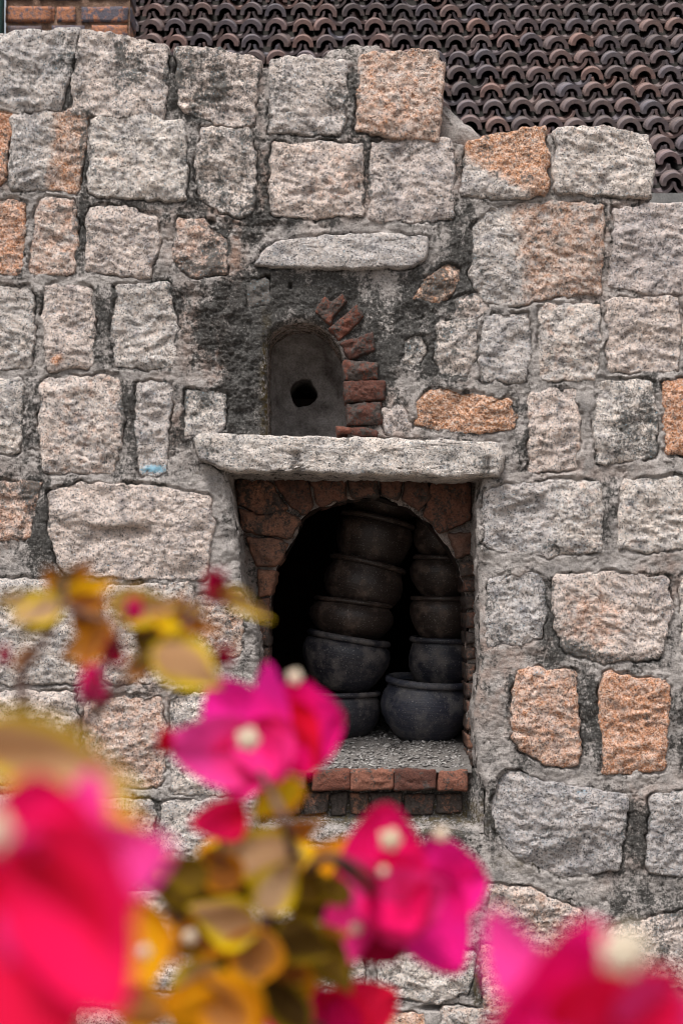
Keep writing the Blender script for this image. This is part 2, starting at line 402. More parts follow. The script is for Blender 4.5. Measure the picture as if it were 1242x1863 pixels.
# ------------------------------------------------------------------ the stone wall: every block traced
wall = tag(empty('kiln_wall', (0, 0.2, 0)),
           'rough granite block kiln wall with grey mortar, a small niche and an arched opening', 'wall')
wall.location = (0, 0, 0)
DARK = [  # lichen-black joints and crust (x, y, rx, ry, amount)
 (128,130,20,75,.75),(312,150,14,60,.6),(480,170,12,60,.3),(640,180,14,70,.8),(150,285,15,70,.7),(12,290,10,60,.5),
 (345,290,20,70,.55),(150,430,14,60,.8),(405,600,62,120,1.0),(440,720,50,90,1.0),(470,560,50,70,.8),(560,535,100,34,.75),
 (330,540,45,50,.6),(192,595,26,70,.7),(62,600,14,60,.4),(58,760,26,70,.65),(230,775,24,85,.75),(325,745,18,60,.4),(668,330,14,60,.7),
 (470,320,30,70,.35),(450,405,70,34,.8),(838,420,24,60,.7),(760,580,60,70,.7),(780,520,60,40,.6),(850,480,30,70,.5),(780,660,60,40,.5),
 (945,790,22,60,.55),(335,820,30,40,.7),(74,940,26,60,.8),(70,1000,60,22,.5),(1110,930,10,50,.3),(1000,1165,30,40,.6),(996,1110,12,50,.7),(1150,1205,90,12,.5),
 (1074,1320,26,80,.75),(1160,1510,26,70,.85),(1232,1330,20,80,.6),(1180,1650,70,40,.7),(866,1770,14,80,.5),(720,1500,160,40,.8),(925,1300,10,70,.5),
 (1230,760,12,60,.2),(640,590,70,60,.7),(662,700,45,100,.6),(225,115,40,40,.3),(370,150,60,60,.3),(410,300,60,80,.3),(520,160,30,60,.2),(900,330,60,30,.25),(1040,1190,60,20,.4),(880,950,16,90,.25),(1150,790,40,60,.25),(700,690,14,40,.5),(60,880,60,14,.4),(540,250,80,10,.4),(560,400,80,12,.4),(230,370,80,10,.4)]
LIGHT = [(1000,300,14,60,.5),(965,640,16,60,.4),(1065,780,18,80,.4),(1100,540,70,18,.4),(150,512,140,14,.35),(150,680,160,14,.35),(70,430,16,60,.4),(300,455,16,40,.4),
 (1100,360,90,12,.4),(1080,860,150,14,.4),(1050,1015,130,14,.45),(1100,1205,60,10,.3),(1050,1415,150,14,.45),(395,960,14,80,.5),(410,1030,14,50,.4),
 (705,570,16,60,.55),(1100,430,12,60,.3),(640,475,100,10,.3),(970,1590,80,30,.3),(345,600,16,60,.55),(430,470,14,60,.8),(330,690,60,14,.4),(390,680,24,40,.75)]
PINKS = [(428,470,20,80,1.0),(395,640,26,70,.9),(345,600,24,80,.7),(480,320,16,70,.7),(320,450,30,40,.4),(400,385,60,20,.7),(470,170,12,60,.5),(1075,860,120,20,.3),(860,1000,20,200,.2)]
def film(x, y):
    return sum(b[4]*np.exp(-((x-b[0])/(b[2]*1.1))**2-((y-b[1])/(b[3]*1.1))**2) for b in DARK)
# poly, proud, rust, stain, extras
ST = [
 ([(-110,80),(60,62),(142,58),(124,130),(106,196),(40,200),(-110,196)], .028, -.12, .0, {}),
 ([(152,62),(200,66),(298,88),(299,150),(294,215),(220,213),(134,203),(142,130)], .028, .05, .12, dict(stain_fn=blobs(.05,(240,130,40,50,.45)))),
 ([(325,92),(400,97),(468,113),(462,160),(457,226),(400,222),(332,196)], .026, .08, .5, dict(stain_fn=blobs(.3,(370,150,60,60,.35)))),
 ([(498,112),(560,111),(626,118),(624,180),(617,240),(550,240),(496,236)], .030, -.1, .18, {}),
 ([(662,104),(725,99),(788,97),(799,125),(797,180),(789,253),(720,246),(652,234)], .034, .52, .0, dict(back=.24)),
 ([(-110,206),(18,208),(13,260),(5,330),(-110,340)], .024, .75, .15, {}),
 ([(28,213),(155,207),(150,270),(138,346),(80,340),(26,341)], .024, .4, .03, dict(rust_fn=half(90,16,-.1,.62,-.1,280))),
 ([(175,217),(250,214),(330,230),(335,300),(329,360),(250,357),(166,351)], .032, .18, .0, dict(rust_fn=blobs(.05,(215,290,60,40,.2)))),
 ([(372,237),(452,242),(460,300),(455,378),(430,393),(370,362),(362,300)], .024, .05, .30, {}),
 ([(500,269),(600,266),(655,271),(655,384),(580,391),(499,390)], .024, .22, .05, dict(rust_fn=blobs(.12,(620,330,60,60,.2)))),
 ([(680,267),(810,259),(822,300),(819,393),(750,399),(677,398)], .024, -.1, .06, {}),
 ([(852,262),(920,246),(985,236),(990,300),(987,352),(920,357),(842,351)], .030, .3, .08, dict(rust_fn=lambda x, y: .85*sst(-22, 22, (x-862)*.55+262-y+40)-.05, back=.24)),
 ([(1015,241),(1090,236),(1172,250),(1181,300),(1178,355),(1100,351),(1013,347)], .034, .16, .0, dict(back=.24)),
 ([(-110,372),(38,373),(40,430),(35,494),(-110,497)], .024, .7, .2, {}),
 ([(76,369),(131,373),(136,430),(130,494),(60,493),(66,430)], .024, .42, .12, {}),
 ([(166,386),(222,381),(280,400),(285,440),(270,499),(210,497),(162,487)], .032, .1, .0, {}),
 ([(330,403),(372,407),(408,441),(405,493),(350,499),(320,470)], .020, .4, .2, dict(stain_fn=blobs(.1,(360,480,50,30,.5)))),
 ([(866,420),(900,381),(1000,375),(1088,379),(1091,450),(1088,530),(1000,535),(940,551),(882,544),(863,500)], .026, .3, .03, dict(rust_fn=half(938,24,.02,.52,.12,450))),
 ([(1121,386),(1180,379),(1290,380),(1290,530),(1180,530),(1118,520)], .028, -.2, .03, {}),
 ([(-110,525),(56,531),(58,590),(50,664),(-110,667)], .028, .15, .05, {}),
 ([(86,529),(160,526),(168,600),(162,664),(91,667),(86,600)], .028, .2, .0, dict(rust_fn=blobs(.1,(105,655,10,9,1.2)))),
 ([(219,526),(300,521),(317,590),(310,668),(216,664),(211,600)], .030, .12, .0, {}),
 ([(756,540),(776,506),(815,488),(832,500),(820,534),(790,547)], .014, .7, .2, dict(stain_fn=blobs(.1,(800,525,22,12,.6)))),
 ([(740,622),(763,616),(769,640),(755,664),(736,658)], .010, .0, .0, {}),
 ([(802,592),(858,587),(861,640),(845,680),(807,678),(797,640)], .012, .0, .28, {}),
 ([(702,748),(728,738),(740,775),(706,784)], .010, -.1, .15, {}),
 ([(452,520),(480,512),(486,548),(455,556)], .006, .0, .5, {}),
 ([(830,548),(868,541),(884,560),(860,578),(834,578)], .010, .05, .15, {}),
 ([(885,581),(955,576),(960,640),(950,689),(881,687),(879,630)], .024, -.12, .03, {}),
 ([(986,561),(1085,559),(1083,620),(1080,685),(986,687)], .026, .22, .10, {}),
 ([(1112,549),(1225,546),(1230,610),(1225,669),(1109,671)], .026, .1, .04, {}),
 ([(1252,560),(1350,556),(1352,670),(1250,675)], .024, .1, .05, {}),
 ([(-110,690),(36,696),(38,760),(30,819),(-110,829)], .028, .08, .03, {}),
 ([(81,694),(214,691),(220,760),(205,854),(86,857),(79,780)], .028, .24, .03, {}),
 ([(256,701),(307,706),(302,780),(300,857),(260,859),(252,780)], .020, -.15, .0, dict(blue_fn=blob(282,853,24,7,1.3))),
 ([(346,716),(400,721),(404,768),(385,788),(341,787)], .014, .0, .14, {}),
 ([(766,735),(786,713),(850,721),(925,731),(932,774),(860,781),(762,771)], .018, .85, .05, {}),
 ([(966,721),(1040,710),(1048,780),(1043,844),(966,856)], .024, .15, .08, {}),
 ([(1091,703),(1180,699),(1190,760),(1185,829),(1091,841),(1086,770)], .028, .02, .46, {}),
 ([(1211,701),(1290,693),(1290,830),(1216,820)], .026, .85, .1, {}),
 ([(-110,900),(30,881),(74,881),(60,930),(48,974),(-110,985)], .022, .5, .3, {}),
 ([(96,901),(150,886),(280,891),(374,906),(382,960),(374,1048),(250,1048),(122,1038),(96,980)], .034, .02, .0,
   dict(carve=lambda x, y: -.016*sst(0, 9, y-(945+.16*(x-150)+6*np.sin(x/23)))*sst(150, 175, x)*(1-sst(255, 300, x))*(1-sst(20, 75, y-945)))),
 ([(886,898),(930,888),(1000,881),(1085,882),(1090,940),(1085,999),(1000,1006),(930,1000),(882,985)], .022, .06, .02,
   dict(rust_fn=half(1020,25,-.2,.2), stain_fn=blobs(-.02,(1000,995,22,18,.8)), carve=lambda x, y: -.012*sst(-4, 6, y-930+.35*(x-905))*(1-sst(985, 1000, x))*sst(0, 30, x-895))),
 ([(1136,881),(1290,871),(1290,985),(1180,999),(1129,989)], .026, .14, .04, {}),
 ([(1012,1052),(1120,1047),(1208,1056),(1217,1110),(1195,1193),(1100,1199),(1032,1184),(1010,1120)], .034, .36, .08, dict(rust_fn=blobs(.08,(1075,1130,65,60,.42)), stain_fn=blobs(.0,(1040,1180,45,22,.8),(1150,1200,60,14,.6)))),
 ([(893,1060),(960,1045),(985,1060),(988,1110),(975,1160),(890,1172)], .014, -.2, .2, {}),
 ([(1245,1050),(1350,1050),(1350,1190),(1245,1190)], .018, .1, .2, {}),
 ([(-110,1062),(150,1060),(172,1120),(165,1236),(-110,1240)], .028, .02, .06, {}),
 ([(195,1072),(345,1068),(350,1130),(335,1235),(195,1238)], .026, .25, .06, {}),
 ([(360,1092),(432,1084),(440,1130),(428,1190),(368,1192)], .016, .5, .1, {}),
 ([(946,1222),(1043,1226),(1045,1300),(1048,1384),(1000,1389),(938,1350),(936,1280)], .034, .58, .03, dict(stain_fn=blobs(.0,(950,1380,40,18,.5)), blue_fn=blob(975,1224,12,4,.5))),
 ([(1101,1229),(1214,1246),(1210,1310),(1204,1394),(1101,1406),(1096,1300)], .030, .75, .03, {}),
 ([(1250,1240),(1350,1240),(1350,1400),(1250,1400)], .024, .1, .15, {}),
 ([(-110,1265),(130,1265),(140,1340),(130,1418),(-110,1420)], .030, .02, .06, {}),
 ([(158,1280),(285,1272),(300,1340),(288,1424),(165,1428)], .024, .42, .12, {}),
 ([(320,1270),(450,1262),(455,1330),(440,1440),(318,1440)], .018, .0, .10, {}),
 ([(905,1432),(930,1411),(1020,1431),(1135,1451),(1130,1520),(1119,1578),(1020,1588),(942,1558),(901,1500)], .050, -.4, .08,
   dict(blue_fn=blob(1058,1440,10,4,.55), carve=lambda x, y: -.022*sst(0, 55, 955-x)-.018*sst(0, 60, y-1500-.35*(1060-x))*sst(0, 40, 1110-x))),
 ([(1186,1452),(1290,1441),(1290,1600),(1181,1580)], .034, -.35, .08, {}),
 ([(892,1612),(960,1622),(1055,1662),(1060,1720),(1000,1755),(895,1700)], .026, .3, .06, {}),
 ([(1110,1690),(1290,1650),(1290,1790),(1120,1800)], .026, .05, .3, {}),
 ([(694,1748),(760,1733),(858,1737),(850,1798),(790,1818),(694,1808)], .026, .0, .12, {}),
 ([(884,1725),(950,1735),(1000,1775),(985,1850),(886,1845)], .024, .45, .06, {}),
 ([(440,1640),(570,1660),(660,1690),(655,1790),(445,1795)], .030, .0, .15, {}),
 ([(300,1465),(380,1460),(420,1500),(410,1600),(300,1600)], .026, .05, .12, {}),
 ([(-110,1450),(120,1450),(125,1610),(-110,1610)], .028, .1, .08, {}),
 ([(150,1460),(275,1460),(275,1605),(150,1605)], .028, .1, .08, {}),
 ([(-110,1640),(170,1635),(172,1800),(-110,1800)], .028, .0, .08, {}),
 ([(200,1630),(410,1630),(410,1795),(200,1795)], .028, .1, .08, {}),
 ([(560,1540),(700,1560),(690,1640),(560,1630)], .024, .0, .25, {}),
]
stone_polys = []
for i, (poly, *_r) in enumerate(ST):
    stone_polys.append(rough_poly(poly, i+1, grow=9.0, amp=4.5))
# courses running on beyond the picture, down to the ground and to both sides
def fill(x0, x1, y0, y1, lo, hi):
    x = x0; out = []
    while x < x1-60:
        wd = random.uniform(lo, hi); xe = min(x+wd, x1)
        if x1-xe < 60: xe = x1
        j = lambda: random.uniform(-8, 8)
        out.append([(x+j(), y0+j()), ((x+xe)/2, y0+j()), (xe-32+j(), y0+j()), (xe-32+j(), y1+j()), ((x+xe)/2, y1+j()), (x+j(), y1+j())]); x = xe
    return out
extra = []
for (ya, yb) in ((80,200),(212,345),(375,495),(528,668),(692,850),(890,1040),(1065,1240),(1268,1420),(1455,1610),(1640,1800)):
    extra += fill(-620, -110, ya, yb, 130, 230)
for (ya, yb) in ((384,528),(556,670),(700,830),(875,990),(1050,1190),(1240,1400),(1445,1600),(1655,1795)):
    extra += fill(1390 if ya in (556,1050,1240) else 1322, 1860, ya, yb, 130, 230)
for (ya, yb) in ((1838,1990),(2020,2190)):
    extra += fill(-620, 1860, ya, yb, 140, 250)
for poly in extra:
    ST.append((poly, random.uniform(.022, .032), random.choice([0, .1, .1, .3, .6]), random.uniform(0, .2), {}))
    stone_polys.append(rough_poly(poly, len(ST)))
for i, ((poly, proud, rust, stain, ex), P) in enumerate(zip(ST, stone_polys)):
    inframe = P[:, 0].max() > 0 and P[:, 0].min() < 1242 and P[:, 1].min() < 1863
    block('stone', P, GRANITE, wall, i*1.37+2, proud*.36 if P[:, 1].min() > 270 else proud*.5, rust=rust, stain=stain, res=2.7 if inframe else 9, **ex)

# the two lintels
LU = rough_poly([(462,484),(480,458),(505,441),(600,431),(700,426),(776,434),(776,466),(752,487),(600,490)], 201)
block('lintel', LU, GRANITE, wall, 201.3, .026, rust=-.2, stain=-.35, res=2.7, edge=.003, back=.1, relief=.6)
LL = rough_poly([(352,800),(372,790),(520,795),(680,798),(780,801),(905,805),(918,830),(908,868),(850,870),(700,867),(540,860),(425,860),(366,838)], 202, grow=2.0)
block('lintel', LL, GRANITE, wall, 202.7, .046, rust=.04, relief=.65, res=2.7, edge=.003, back=.16,
      stain_fn=blobs(-.1,(380,820,35,30,.5),(610,830,60,22,.35),(770,840,60,25,.4),(880,850,30,30,.45)),
      carve=lambda x, y: -.014*(sst(0, 2, 7-np.abs(x-540))*sst(0, 3, y-822)+sst(0, 2, 6-np.abs(x-886))*sst(0, 3, y-832)))

# mortar bed: a relief between the blocks, with both openings cut out of it
HOLE = np.array([(413,862),(424,925),(434,990),(438,1050),(452,1100),(470,1160),(472,1260),(470,1380),(474,1500),(560,1512),(700,1512),(800,1505),(880,1520),(884,1440),(868,1400),(862,1300),(874,1200),(872,1100),(868,1000),(866,915),(880,866)], float)
NICHE = np.array([(487,800),(485,700),(487,620),(497,602),(515,591),(542,585),(572,587),(600,604),(619,634),(628,668),(632,720),(632,800)], float)
TOPP = np.array([(-640,86),(60,70),(148,62),(300,94),(330,98),(470,119),(640,118),(664,112),(786,108),(788,250),(850,262),(1000,241),(1174,262),(1178,366),(1300,384),(1900,392),(1900,2230),(-640,2230)], float)
gxs = np.concatenate([np.arange(-630, -15, 11), np.arange(-15, 1258, 2.3), np.arange(1258, 1880, 11)])
gys = np.concatenate([np.arange(48, 1875, 2.3), np.arange(1875, 2216, 11)])
PX, PY = np.meshgrid(gxs, gys)
sd = np.full(PX.shape, -1e3)
for P in stone_polys+[LU, LL]:
    lo, hi = P.min(0)-45, P.max(0)+45
    ix = np.searchsorted(gxs, [lo[0], hi[0]]); iy = np.searchsorted(gys, [lo[1], hi[1]])
    sl = (slice(iy[0], iy[1]), slice(ix[0], ix[1]))
    if PX[sl].size: sd[sl] = np.maximum(sd[sl], sdpoly(PX[sl], PY[sl], P))
t_ = np.clip(-sd, 0, 60)*S
X, Z = wx(PX), wz(PY)
def field(bl): return sum(b[4]*np.exp(-np.abs((PX-b[0])/b[2])**2.6-np.abs((PY-b[1])/b[3])**2.6) for b in bl)
dark = .82*field([(b[0], b[1], b[2]*1.15, b[3]*1.1, b[4]) for b in DARK]); light = field(LIGHT); pink = np.clip(field(PINKS)+.5*sst(.1, .7, fbm(X, Z, 3, 3, 91)), 0, 1)
crust = np.clip(field([(405,600,62,130,1.0),(440,720,50,90,1.0),(450,405,80,40,1.3),(560,535,110,40,.6),(770,570,70,90,.7),(330,540,50,50,.8),(480,320,20,70,.5)]), 0, 1.3)
strapm = sst(-.35, .05, fbm(X, Z, 5, 3, 41))*(1-.8*np.clip(crust, 0, 1))
h = .004+.003*fbm(X, Z, 6, 3, 51)
h += strapm*.0075*sst(.0030, .0085, t_+.007*fbm(X, Z, 14, 4, 52)+.003)
h -= .010*np.exp(-((t_-.001)/.0024)**2)*sst(.12, .45, fbm(X, Z, 12, 3, 53))
h += .0030*np.exp(-(t_/.02)**2)
h += .0024*fbm(X, Z*1.2, 60, 4, 54, .7)
flake = fbm(X, Z*1.15, 13, 5, 64, .62)*5; fl_ = flake-np.floor(flake)
h += np.clip(crust+.35*sst(.0, .6, fbm(X, Z, 3, 2, 65)), 0, 1.3)*.0055*(np.floor(flake)*.25+.25*sst(.0, .18, fl_))
h += crust*(.0026*ridged(X+.01*fbm(X, Z, 30, 2, 59), Z*1.5, 62, 3, 55)+.004*fbm(X, Z, 25, 3, 56))
hair = np.abs(fbm(X, Z, 9, 4, 57)); h -= .006*np.exp(-(hair/.02)**2)*sst(.1, .4, fbm(X, Z, 4, 2, 58))
h -= sst(.004, .012, np.clip(sd, 0, 60)*S+.005*fbm(X, Z, 20, 3, 63))*.05
top = sdpoly(PX, PY, TOPP); dh = sdpoly(PX, PY, HOLE); dn = sdpoly(PX, PY, NICHE)
ring_low = np.clip(np.exp(-((PX-662)/36)**4-((PY-700)/100)**4)+np.exp(-((PX-622)/40)**4-((PY-575)/42)**4), 0, 1); h -= .016*ring_low
for (ax, ay, rx, ry, dp) in ((812, 1834, 40, 5, .05), (487, 508, 5, 7, .03), (528, 520, 4, 6, .02), (385, 405, 7, 6, .02), (700, 250, 5, 4, .02)):
    h -= dp*np.exp(-((PX-ax)/rx)**4-((PY-ay)/ry)**4)
dedge = np.maximum(dh, dn)                                    # curl back into the openings
h -= .020*np.clip(1+np.minimum(dedge, 0)/12, 0, 1)**2
h -= .14*np.clip(1-top/5, 0, 1)**2
def snap(P, d):
    """pull grid points that lie near the outline onto it"""
    near = np.abs(d) < 1.9
    e_ = .5
    gx_ = (sdpoly(PX[near]+e_, PY[near], P)-sdpoly(PX[near]-e_, PY[near], P))
    gy_ = (sdpoly(PX[near], PY[near]+e_, P)-sdpoly(PX[near], PY[near]-e_, P))
    PX[near] -= gx_*d[near]; PY[near] -= gy_*d[near]; d[near] = 0
for P, d in ((HOLE, dh), (NICHE, dn), (TOPP, top)): snap(P, d)
X, Z = wx(PX), wz(PY)
stain = .36+dark-.8*light+.50*np.exp(-(t_/.009)**2)*sst(-.15, .5, fbm(X, Z, 14, 3, 77))+.42*fbm(X, Z, 5, 4, 61)
moss = np.clip(field([(484,700,10,110,1.0),(720,1490,170,30,.6),(868,1770,10,60,1.0),(950,1570,60,16,.5)]), 0, 1)
idx = np.arange(PX.size).reshape(PX.shape)
c4 = lambda q: (q[:-1, :-1]+q[1:, :-1]+q[1:, 1:]+q[:-1, 1:])/4
keep = (c4(dh) <= 0) & (c4(dn) <= 0) & (c4(top) >= 0)
F = np.stack([idx[:-1, :-1], idx[1:, :-1], idx[1:, 1:], idx[:-1, 1:]], -1)[keep]
used = np.unique(F); remap = np.full(PX.size, -1); remap[used] = np.arange(len(used))
V = np.stack([X, -h, Z], -1).reshape(-1, 3)[used]
mesh_obj('mortar', V, remap[F], MORTAR, wall, {'stain': stain.ravel()[used], 'pink': pink.ravel()[used], 'moss': moss.ravel()[used]})

# loops of outlines joined into a skin (reveals, arch face, chamber)
def resample(P, cx, cy, n, start=0.0):
    th = np.linspace(0, 2*math.pi, n, endpoint=False)+start
    R = ray_r(P, cx, cy, th)
    return np.stack([cx+np.cos(th)*R, cy+np.sin(th)*R], 1)
def skin(name, loops, mat, parent, attrs, amp=.0, seed=0, close=False, freq=22):
    n = len(loops[0][0]); V = []; 
    for (L, y) in loops:
        x, z = wx(L[:, 0]), wz(L[:, 1])
        nn = fbm(x*1+y, z+y*.7, freq, 4, seed)*amp; n2 = fbm(x-y, z+y, freq, 4, seed+9)*amp; n3 = fbm(x+2*y, z-y, freq, 4, seed+19)*amp
        V.append(np.stack([x+n2, y+nn, z+n3], 1))
    V = np.concatenate(V); F = []
    k = np.arange(n); k2 = (k+1) % n
    for i in range(len(loops)-1):
        F.append(np.stack([i*n+k, i*n+k2, (i+1)*n+k2, (i+1)*n+k], -1))
    F = np.concatenate(F)
    if close:
        V = np.concatenate([V, V[-n:].mean(0)[None]]); F = np.concatenate([F, np.stack([(len(loops)-1)*n+k, (len(loops)-1)*n+k2, np.full(n, len(V)-1), np.full(n, len(V)-1)], -1)])
        Fl = [tuple(dict.fromkeys(f)) for f in F.tolist()]
        return mesh_obj(name, V, Fl, mat, parent, attrs)
    return mesh_obj(name, V, F, mat, parent, attrs)
def lerp_loops(A, ya, B, yb, n): return [(A+(B-A)*i/n, ya+(yb-ya)*i/n) for i in range(n+1)]
N = 300; CX, CY = 668, 1180
RY = .19                                                     # how far back the brick arch stands
outer = resample(HOLE, CX, CY, N)
ARCH = np.array([(488,1402),(487,1230),(490,1150),(491,1091),(501,1037),(531,987),(552,940),(577,924),(631,909),(690,905),(723,915),(765,936),(799,974),(820,1003),(836,1037),(847,1091),(849,1175),(851,1300),(852,1402)], float)
def deeper(P, y): return np.array([621, HZ])+(np.asarray(P, float)-np.array([621, HZ]))*(CAM_D+y)/CAM_D
ARCH = deeper(ARCH, RY)
inner = resample(ARCH, CX, CY, N)
recess = deeper(outer+(np.array([CX, CY])-outer)*.03, RY)
out2 = outer+(outer-np.array([CX, CY]))*.012
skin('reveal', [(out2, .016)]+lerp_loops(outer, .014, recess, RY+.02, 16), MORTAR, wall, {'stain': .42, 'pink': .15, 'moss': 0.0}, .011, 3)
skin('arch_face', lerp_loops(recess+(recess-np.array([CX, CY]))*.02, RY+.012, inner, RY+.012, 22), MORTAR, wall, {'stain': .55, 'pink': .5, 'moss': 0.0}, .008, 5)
BOX = np.array([(250,2100),(250,700),(1000,700),(1000,2100)], float)
boxl = resample(BOX, CX, CY, N)
skin('kiln_chamber', lerp_loops(inner, RY+.012, inner, .36, 10)+[(boxl, .37), (boxl, 1.5)], SOOT, wall, None, .004, 7, close=True)

# voussoirs of the big arch
c2 = lambda pts: [(380+x/2.388, 840+y/2.388) for x, y in pts]
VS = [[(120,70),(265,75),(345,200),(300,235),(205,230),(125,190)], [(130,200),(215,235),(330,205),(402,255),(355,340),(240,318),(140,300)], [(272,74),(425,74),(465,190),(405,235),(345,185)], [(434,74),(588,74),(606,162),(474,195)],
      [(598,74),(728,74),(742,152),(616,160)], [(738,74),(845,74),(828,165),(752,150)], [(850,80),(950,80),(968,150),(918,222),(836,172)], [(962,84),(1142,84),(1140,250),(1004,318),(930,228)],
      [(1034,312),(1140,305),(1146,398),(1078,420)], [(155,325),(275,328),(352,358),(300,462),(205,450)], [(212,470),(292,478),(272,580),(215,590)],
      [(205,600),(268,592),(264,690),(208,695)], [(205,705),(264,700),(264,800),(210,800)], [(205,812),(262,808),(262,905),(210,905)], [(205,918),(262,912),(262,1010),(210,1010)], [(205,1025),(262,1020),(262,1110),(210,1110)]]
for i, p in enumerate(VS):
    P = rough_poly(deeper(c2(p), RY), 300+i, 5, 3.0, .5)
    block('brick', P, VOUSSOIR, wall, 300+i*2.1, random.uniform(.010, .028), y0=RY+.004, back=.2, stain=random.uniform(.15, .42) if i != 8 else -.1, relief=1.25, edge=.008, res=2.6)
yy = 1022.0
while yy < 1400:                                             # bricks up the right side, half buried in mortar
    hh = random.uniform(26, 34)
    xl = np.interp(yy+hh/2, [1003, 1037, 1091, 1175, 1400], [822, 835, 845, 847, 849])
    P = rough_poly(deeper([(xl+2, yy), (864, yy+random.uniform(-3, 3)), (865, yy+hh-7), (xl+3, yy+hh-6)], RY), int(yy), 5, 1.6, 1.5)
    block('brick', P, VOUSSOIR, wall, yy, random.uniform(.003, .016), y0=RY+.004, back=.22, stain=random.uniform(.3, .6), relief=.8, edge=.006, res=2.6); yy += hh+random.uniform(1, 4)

# brick sill, and the broken course under it
sill = [(482,556),(560,568),(570,637),(639,717),(719,794),(800,852)]
for i, (a, b) in enumerate(sill):
    if b-a < 20: continue
    P = rough_poly([(a, 1406+random.uniform(-2, 2)), (b-1, 1405+random.uniform(-2, 2)), (b-1, 1439+random.uniform(-2, 2)), (a, 1440+random.uniform(-2, 2))], 400+i, 5, 1.2)
    block('brick', P, BRICK, wall, 400+i*3.3, .012, y0=.045, back=.12, stain=.18+.1*(i == 5), relief=.5, edge=.004, res=2.4)
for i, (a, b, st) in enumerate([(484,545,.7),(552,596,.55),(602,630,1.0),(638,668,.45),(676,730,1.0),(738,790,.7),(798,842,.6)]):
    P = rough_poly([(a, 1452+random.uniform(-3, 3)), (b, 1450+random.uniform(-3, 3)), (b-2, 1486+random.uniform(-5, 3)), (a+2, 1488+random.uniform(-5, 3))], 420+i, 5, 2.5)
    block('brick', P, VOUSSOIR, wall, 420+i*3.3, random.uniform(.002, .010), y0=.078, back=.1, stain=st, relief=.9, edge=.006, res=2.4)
sx = np.arange(466, 882, 3.0); sy = np.arange(1400, 1519, 3.0)
QX, QY = np.meshgrid(sx, sy); qx, qz = wx(QX), wz(QY)
qy = .084+.005*fbm(qx, qz, 50, 4, 71)-np.maximum(np.maximum(sst(1484, 1514, QY), sst(840, 878, QX)), 1-sst(468, 486, QX))*.070
qi = np.arange(QX.size).reshape(QX.shape)
mesh_obj('sill_bedding', np.stack([qx, qy, qz], -1).reshape(-1, 3), np.stack([qi[:-1, :-1], qi[1:, :-1], qi[1:, 1:], qi[:-1, 1:]], -1).reshape(-1, 4), MORTAR, wall,
         {'stain': (1.1-.65*sst(1490, 1515, QY)-.3*sst(845, 870, QX)).ravel(), 'pink': 0.0, 'moss': (.7*sst(1445, 1480, QY)*(1-sst(1490, 1515, QY))).ravel()})  # grime and moss, with the hollow's shade under the sill painted in too

# small niche: bricks of its right side, reveal and plastered back with the spy hole
c1 = lambda pts: [(380+x/3.105, 400+y/3.105) for x, y in pts]
NB = [([(785,1046),(968,1038),(970,1148),(788,1152)], .30), ([(772,918),(900,915),(985,918),(985,1012),(778,1022)], .02), ([(766,802),(945,816),(945,893),(772,902)], .35), ([(750,702),(912,648),(924,732),(802,778)], .16),
      ([(692,610),(818,494),(862,555),(742,672)], .2), ([(700,480),(742,432),(765,470),(700,560)], .25), ([(612,525),(650,452),(690,480),(682,588)], .15), ([(800,1186),(870,1180),(950,1196),(938,1222),(822,1214)], .05), ([(726,1176),(796,1180),(800,1196),(735,1198)], -.1)]
for i, (p, st) in enumerate(NB):
    P = rough_poly(c1(p), 500+i, 4, 2.0, 7.0 if i in (3, 4, 5, 6) else 4.5)
    block('brick', P, BRICK, wall, 500+i*1.9, .012, y0=-.001, back=.1, stain=st+.26, relief=.9, edge=.005, res=2.2)
NCX, NCY = 556, 705
no = resample(NICHE, NCX, NCY, 160); NDEP = .20
no2 = no+(no-np.array([NCX, NCY]))*.025
nb = no+(np.array([NCX, NCY])-no)*.02
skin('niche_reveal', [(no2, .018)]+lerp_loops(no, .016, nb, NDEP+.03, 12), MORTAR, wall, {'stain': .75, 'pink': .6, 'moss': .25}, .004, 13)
th = np.linspace(0, 2*math.pi, 160, endpoint=False)
hole_l = np.stack([549+27*np.cos(th)+1.2*np.sin(3*th), 695+27.5*np.sin(th)+1.5*np.cos(2*th+1)+.8*np.sin(7*th)], 1)
nbig = no+(no-np.array([NCX, NCY]))*.04
bl_ = lerp_loops(nbig, NDEP, hole_l, NDEP+.012, 18)
bl_ = [(L, y+.05*math.sin(i/18*math.pi*.5)) for i, (L, y) in enumerate(bl_)]
hy = bl_[-1][1]
skin('niche_back', bl_+lerp_loops(hole_l*.97+np.array([549, 695])*.03, hy+.004, hole_l*.94+np.array([549, 695])*.06, hy+.3, 10), PLASTER, wall, None, .0045, 17)
skin('spy_hole_end', [(hole_l, hy+.3), (hole_l*.5+np.array([549, 695])*.5, hy+.301)], SOOT, wall, None, 0, 1, close=True)

# lump of mortar on the wall top and the broken slab behind the end block
def lump(name, pts, y0, y1, mat, seed, attrs):
    P = rough_poly(pts, seed, 5, 2.5); c = P.mean(0)
    L = [(c+(P-c)*f, y) for f, y in ((.35, y0-.022), (.7, y0-.016), (.92, y0-.006), (1.0, y0+.012), (1.0, y1))]
    V = []
    return skin(name, list(reversed(L)), mat, wall, attrs, .006, seed, close=True, freq=30)
lump('mortar_lump', [(566,112),(586,96),(610,80),(648,73),(686,77),(708,96),(706,124),(640,126)], .045, .25, MORTAR, 601, {'stain': .75, 'pink': .1, 'moss': .1})
lump('mortar_slope', [(796,176),(808,180),(850,216),(872,236),(872,262),(796,262)], .05, .30, MORTAR, 602, {'stain': .2, 'pink': .05, 'moss': 0.0})
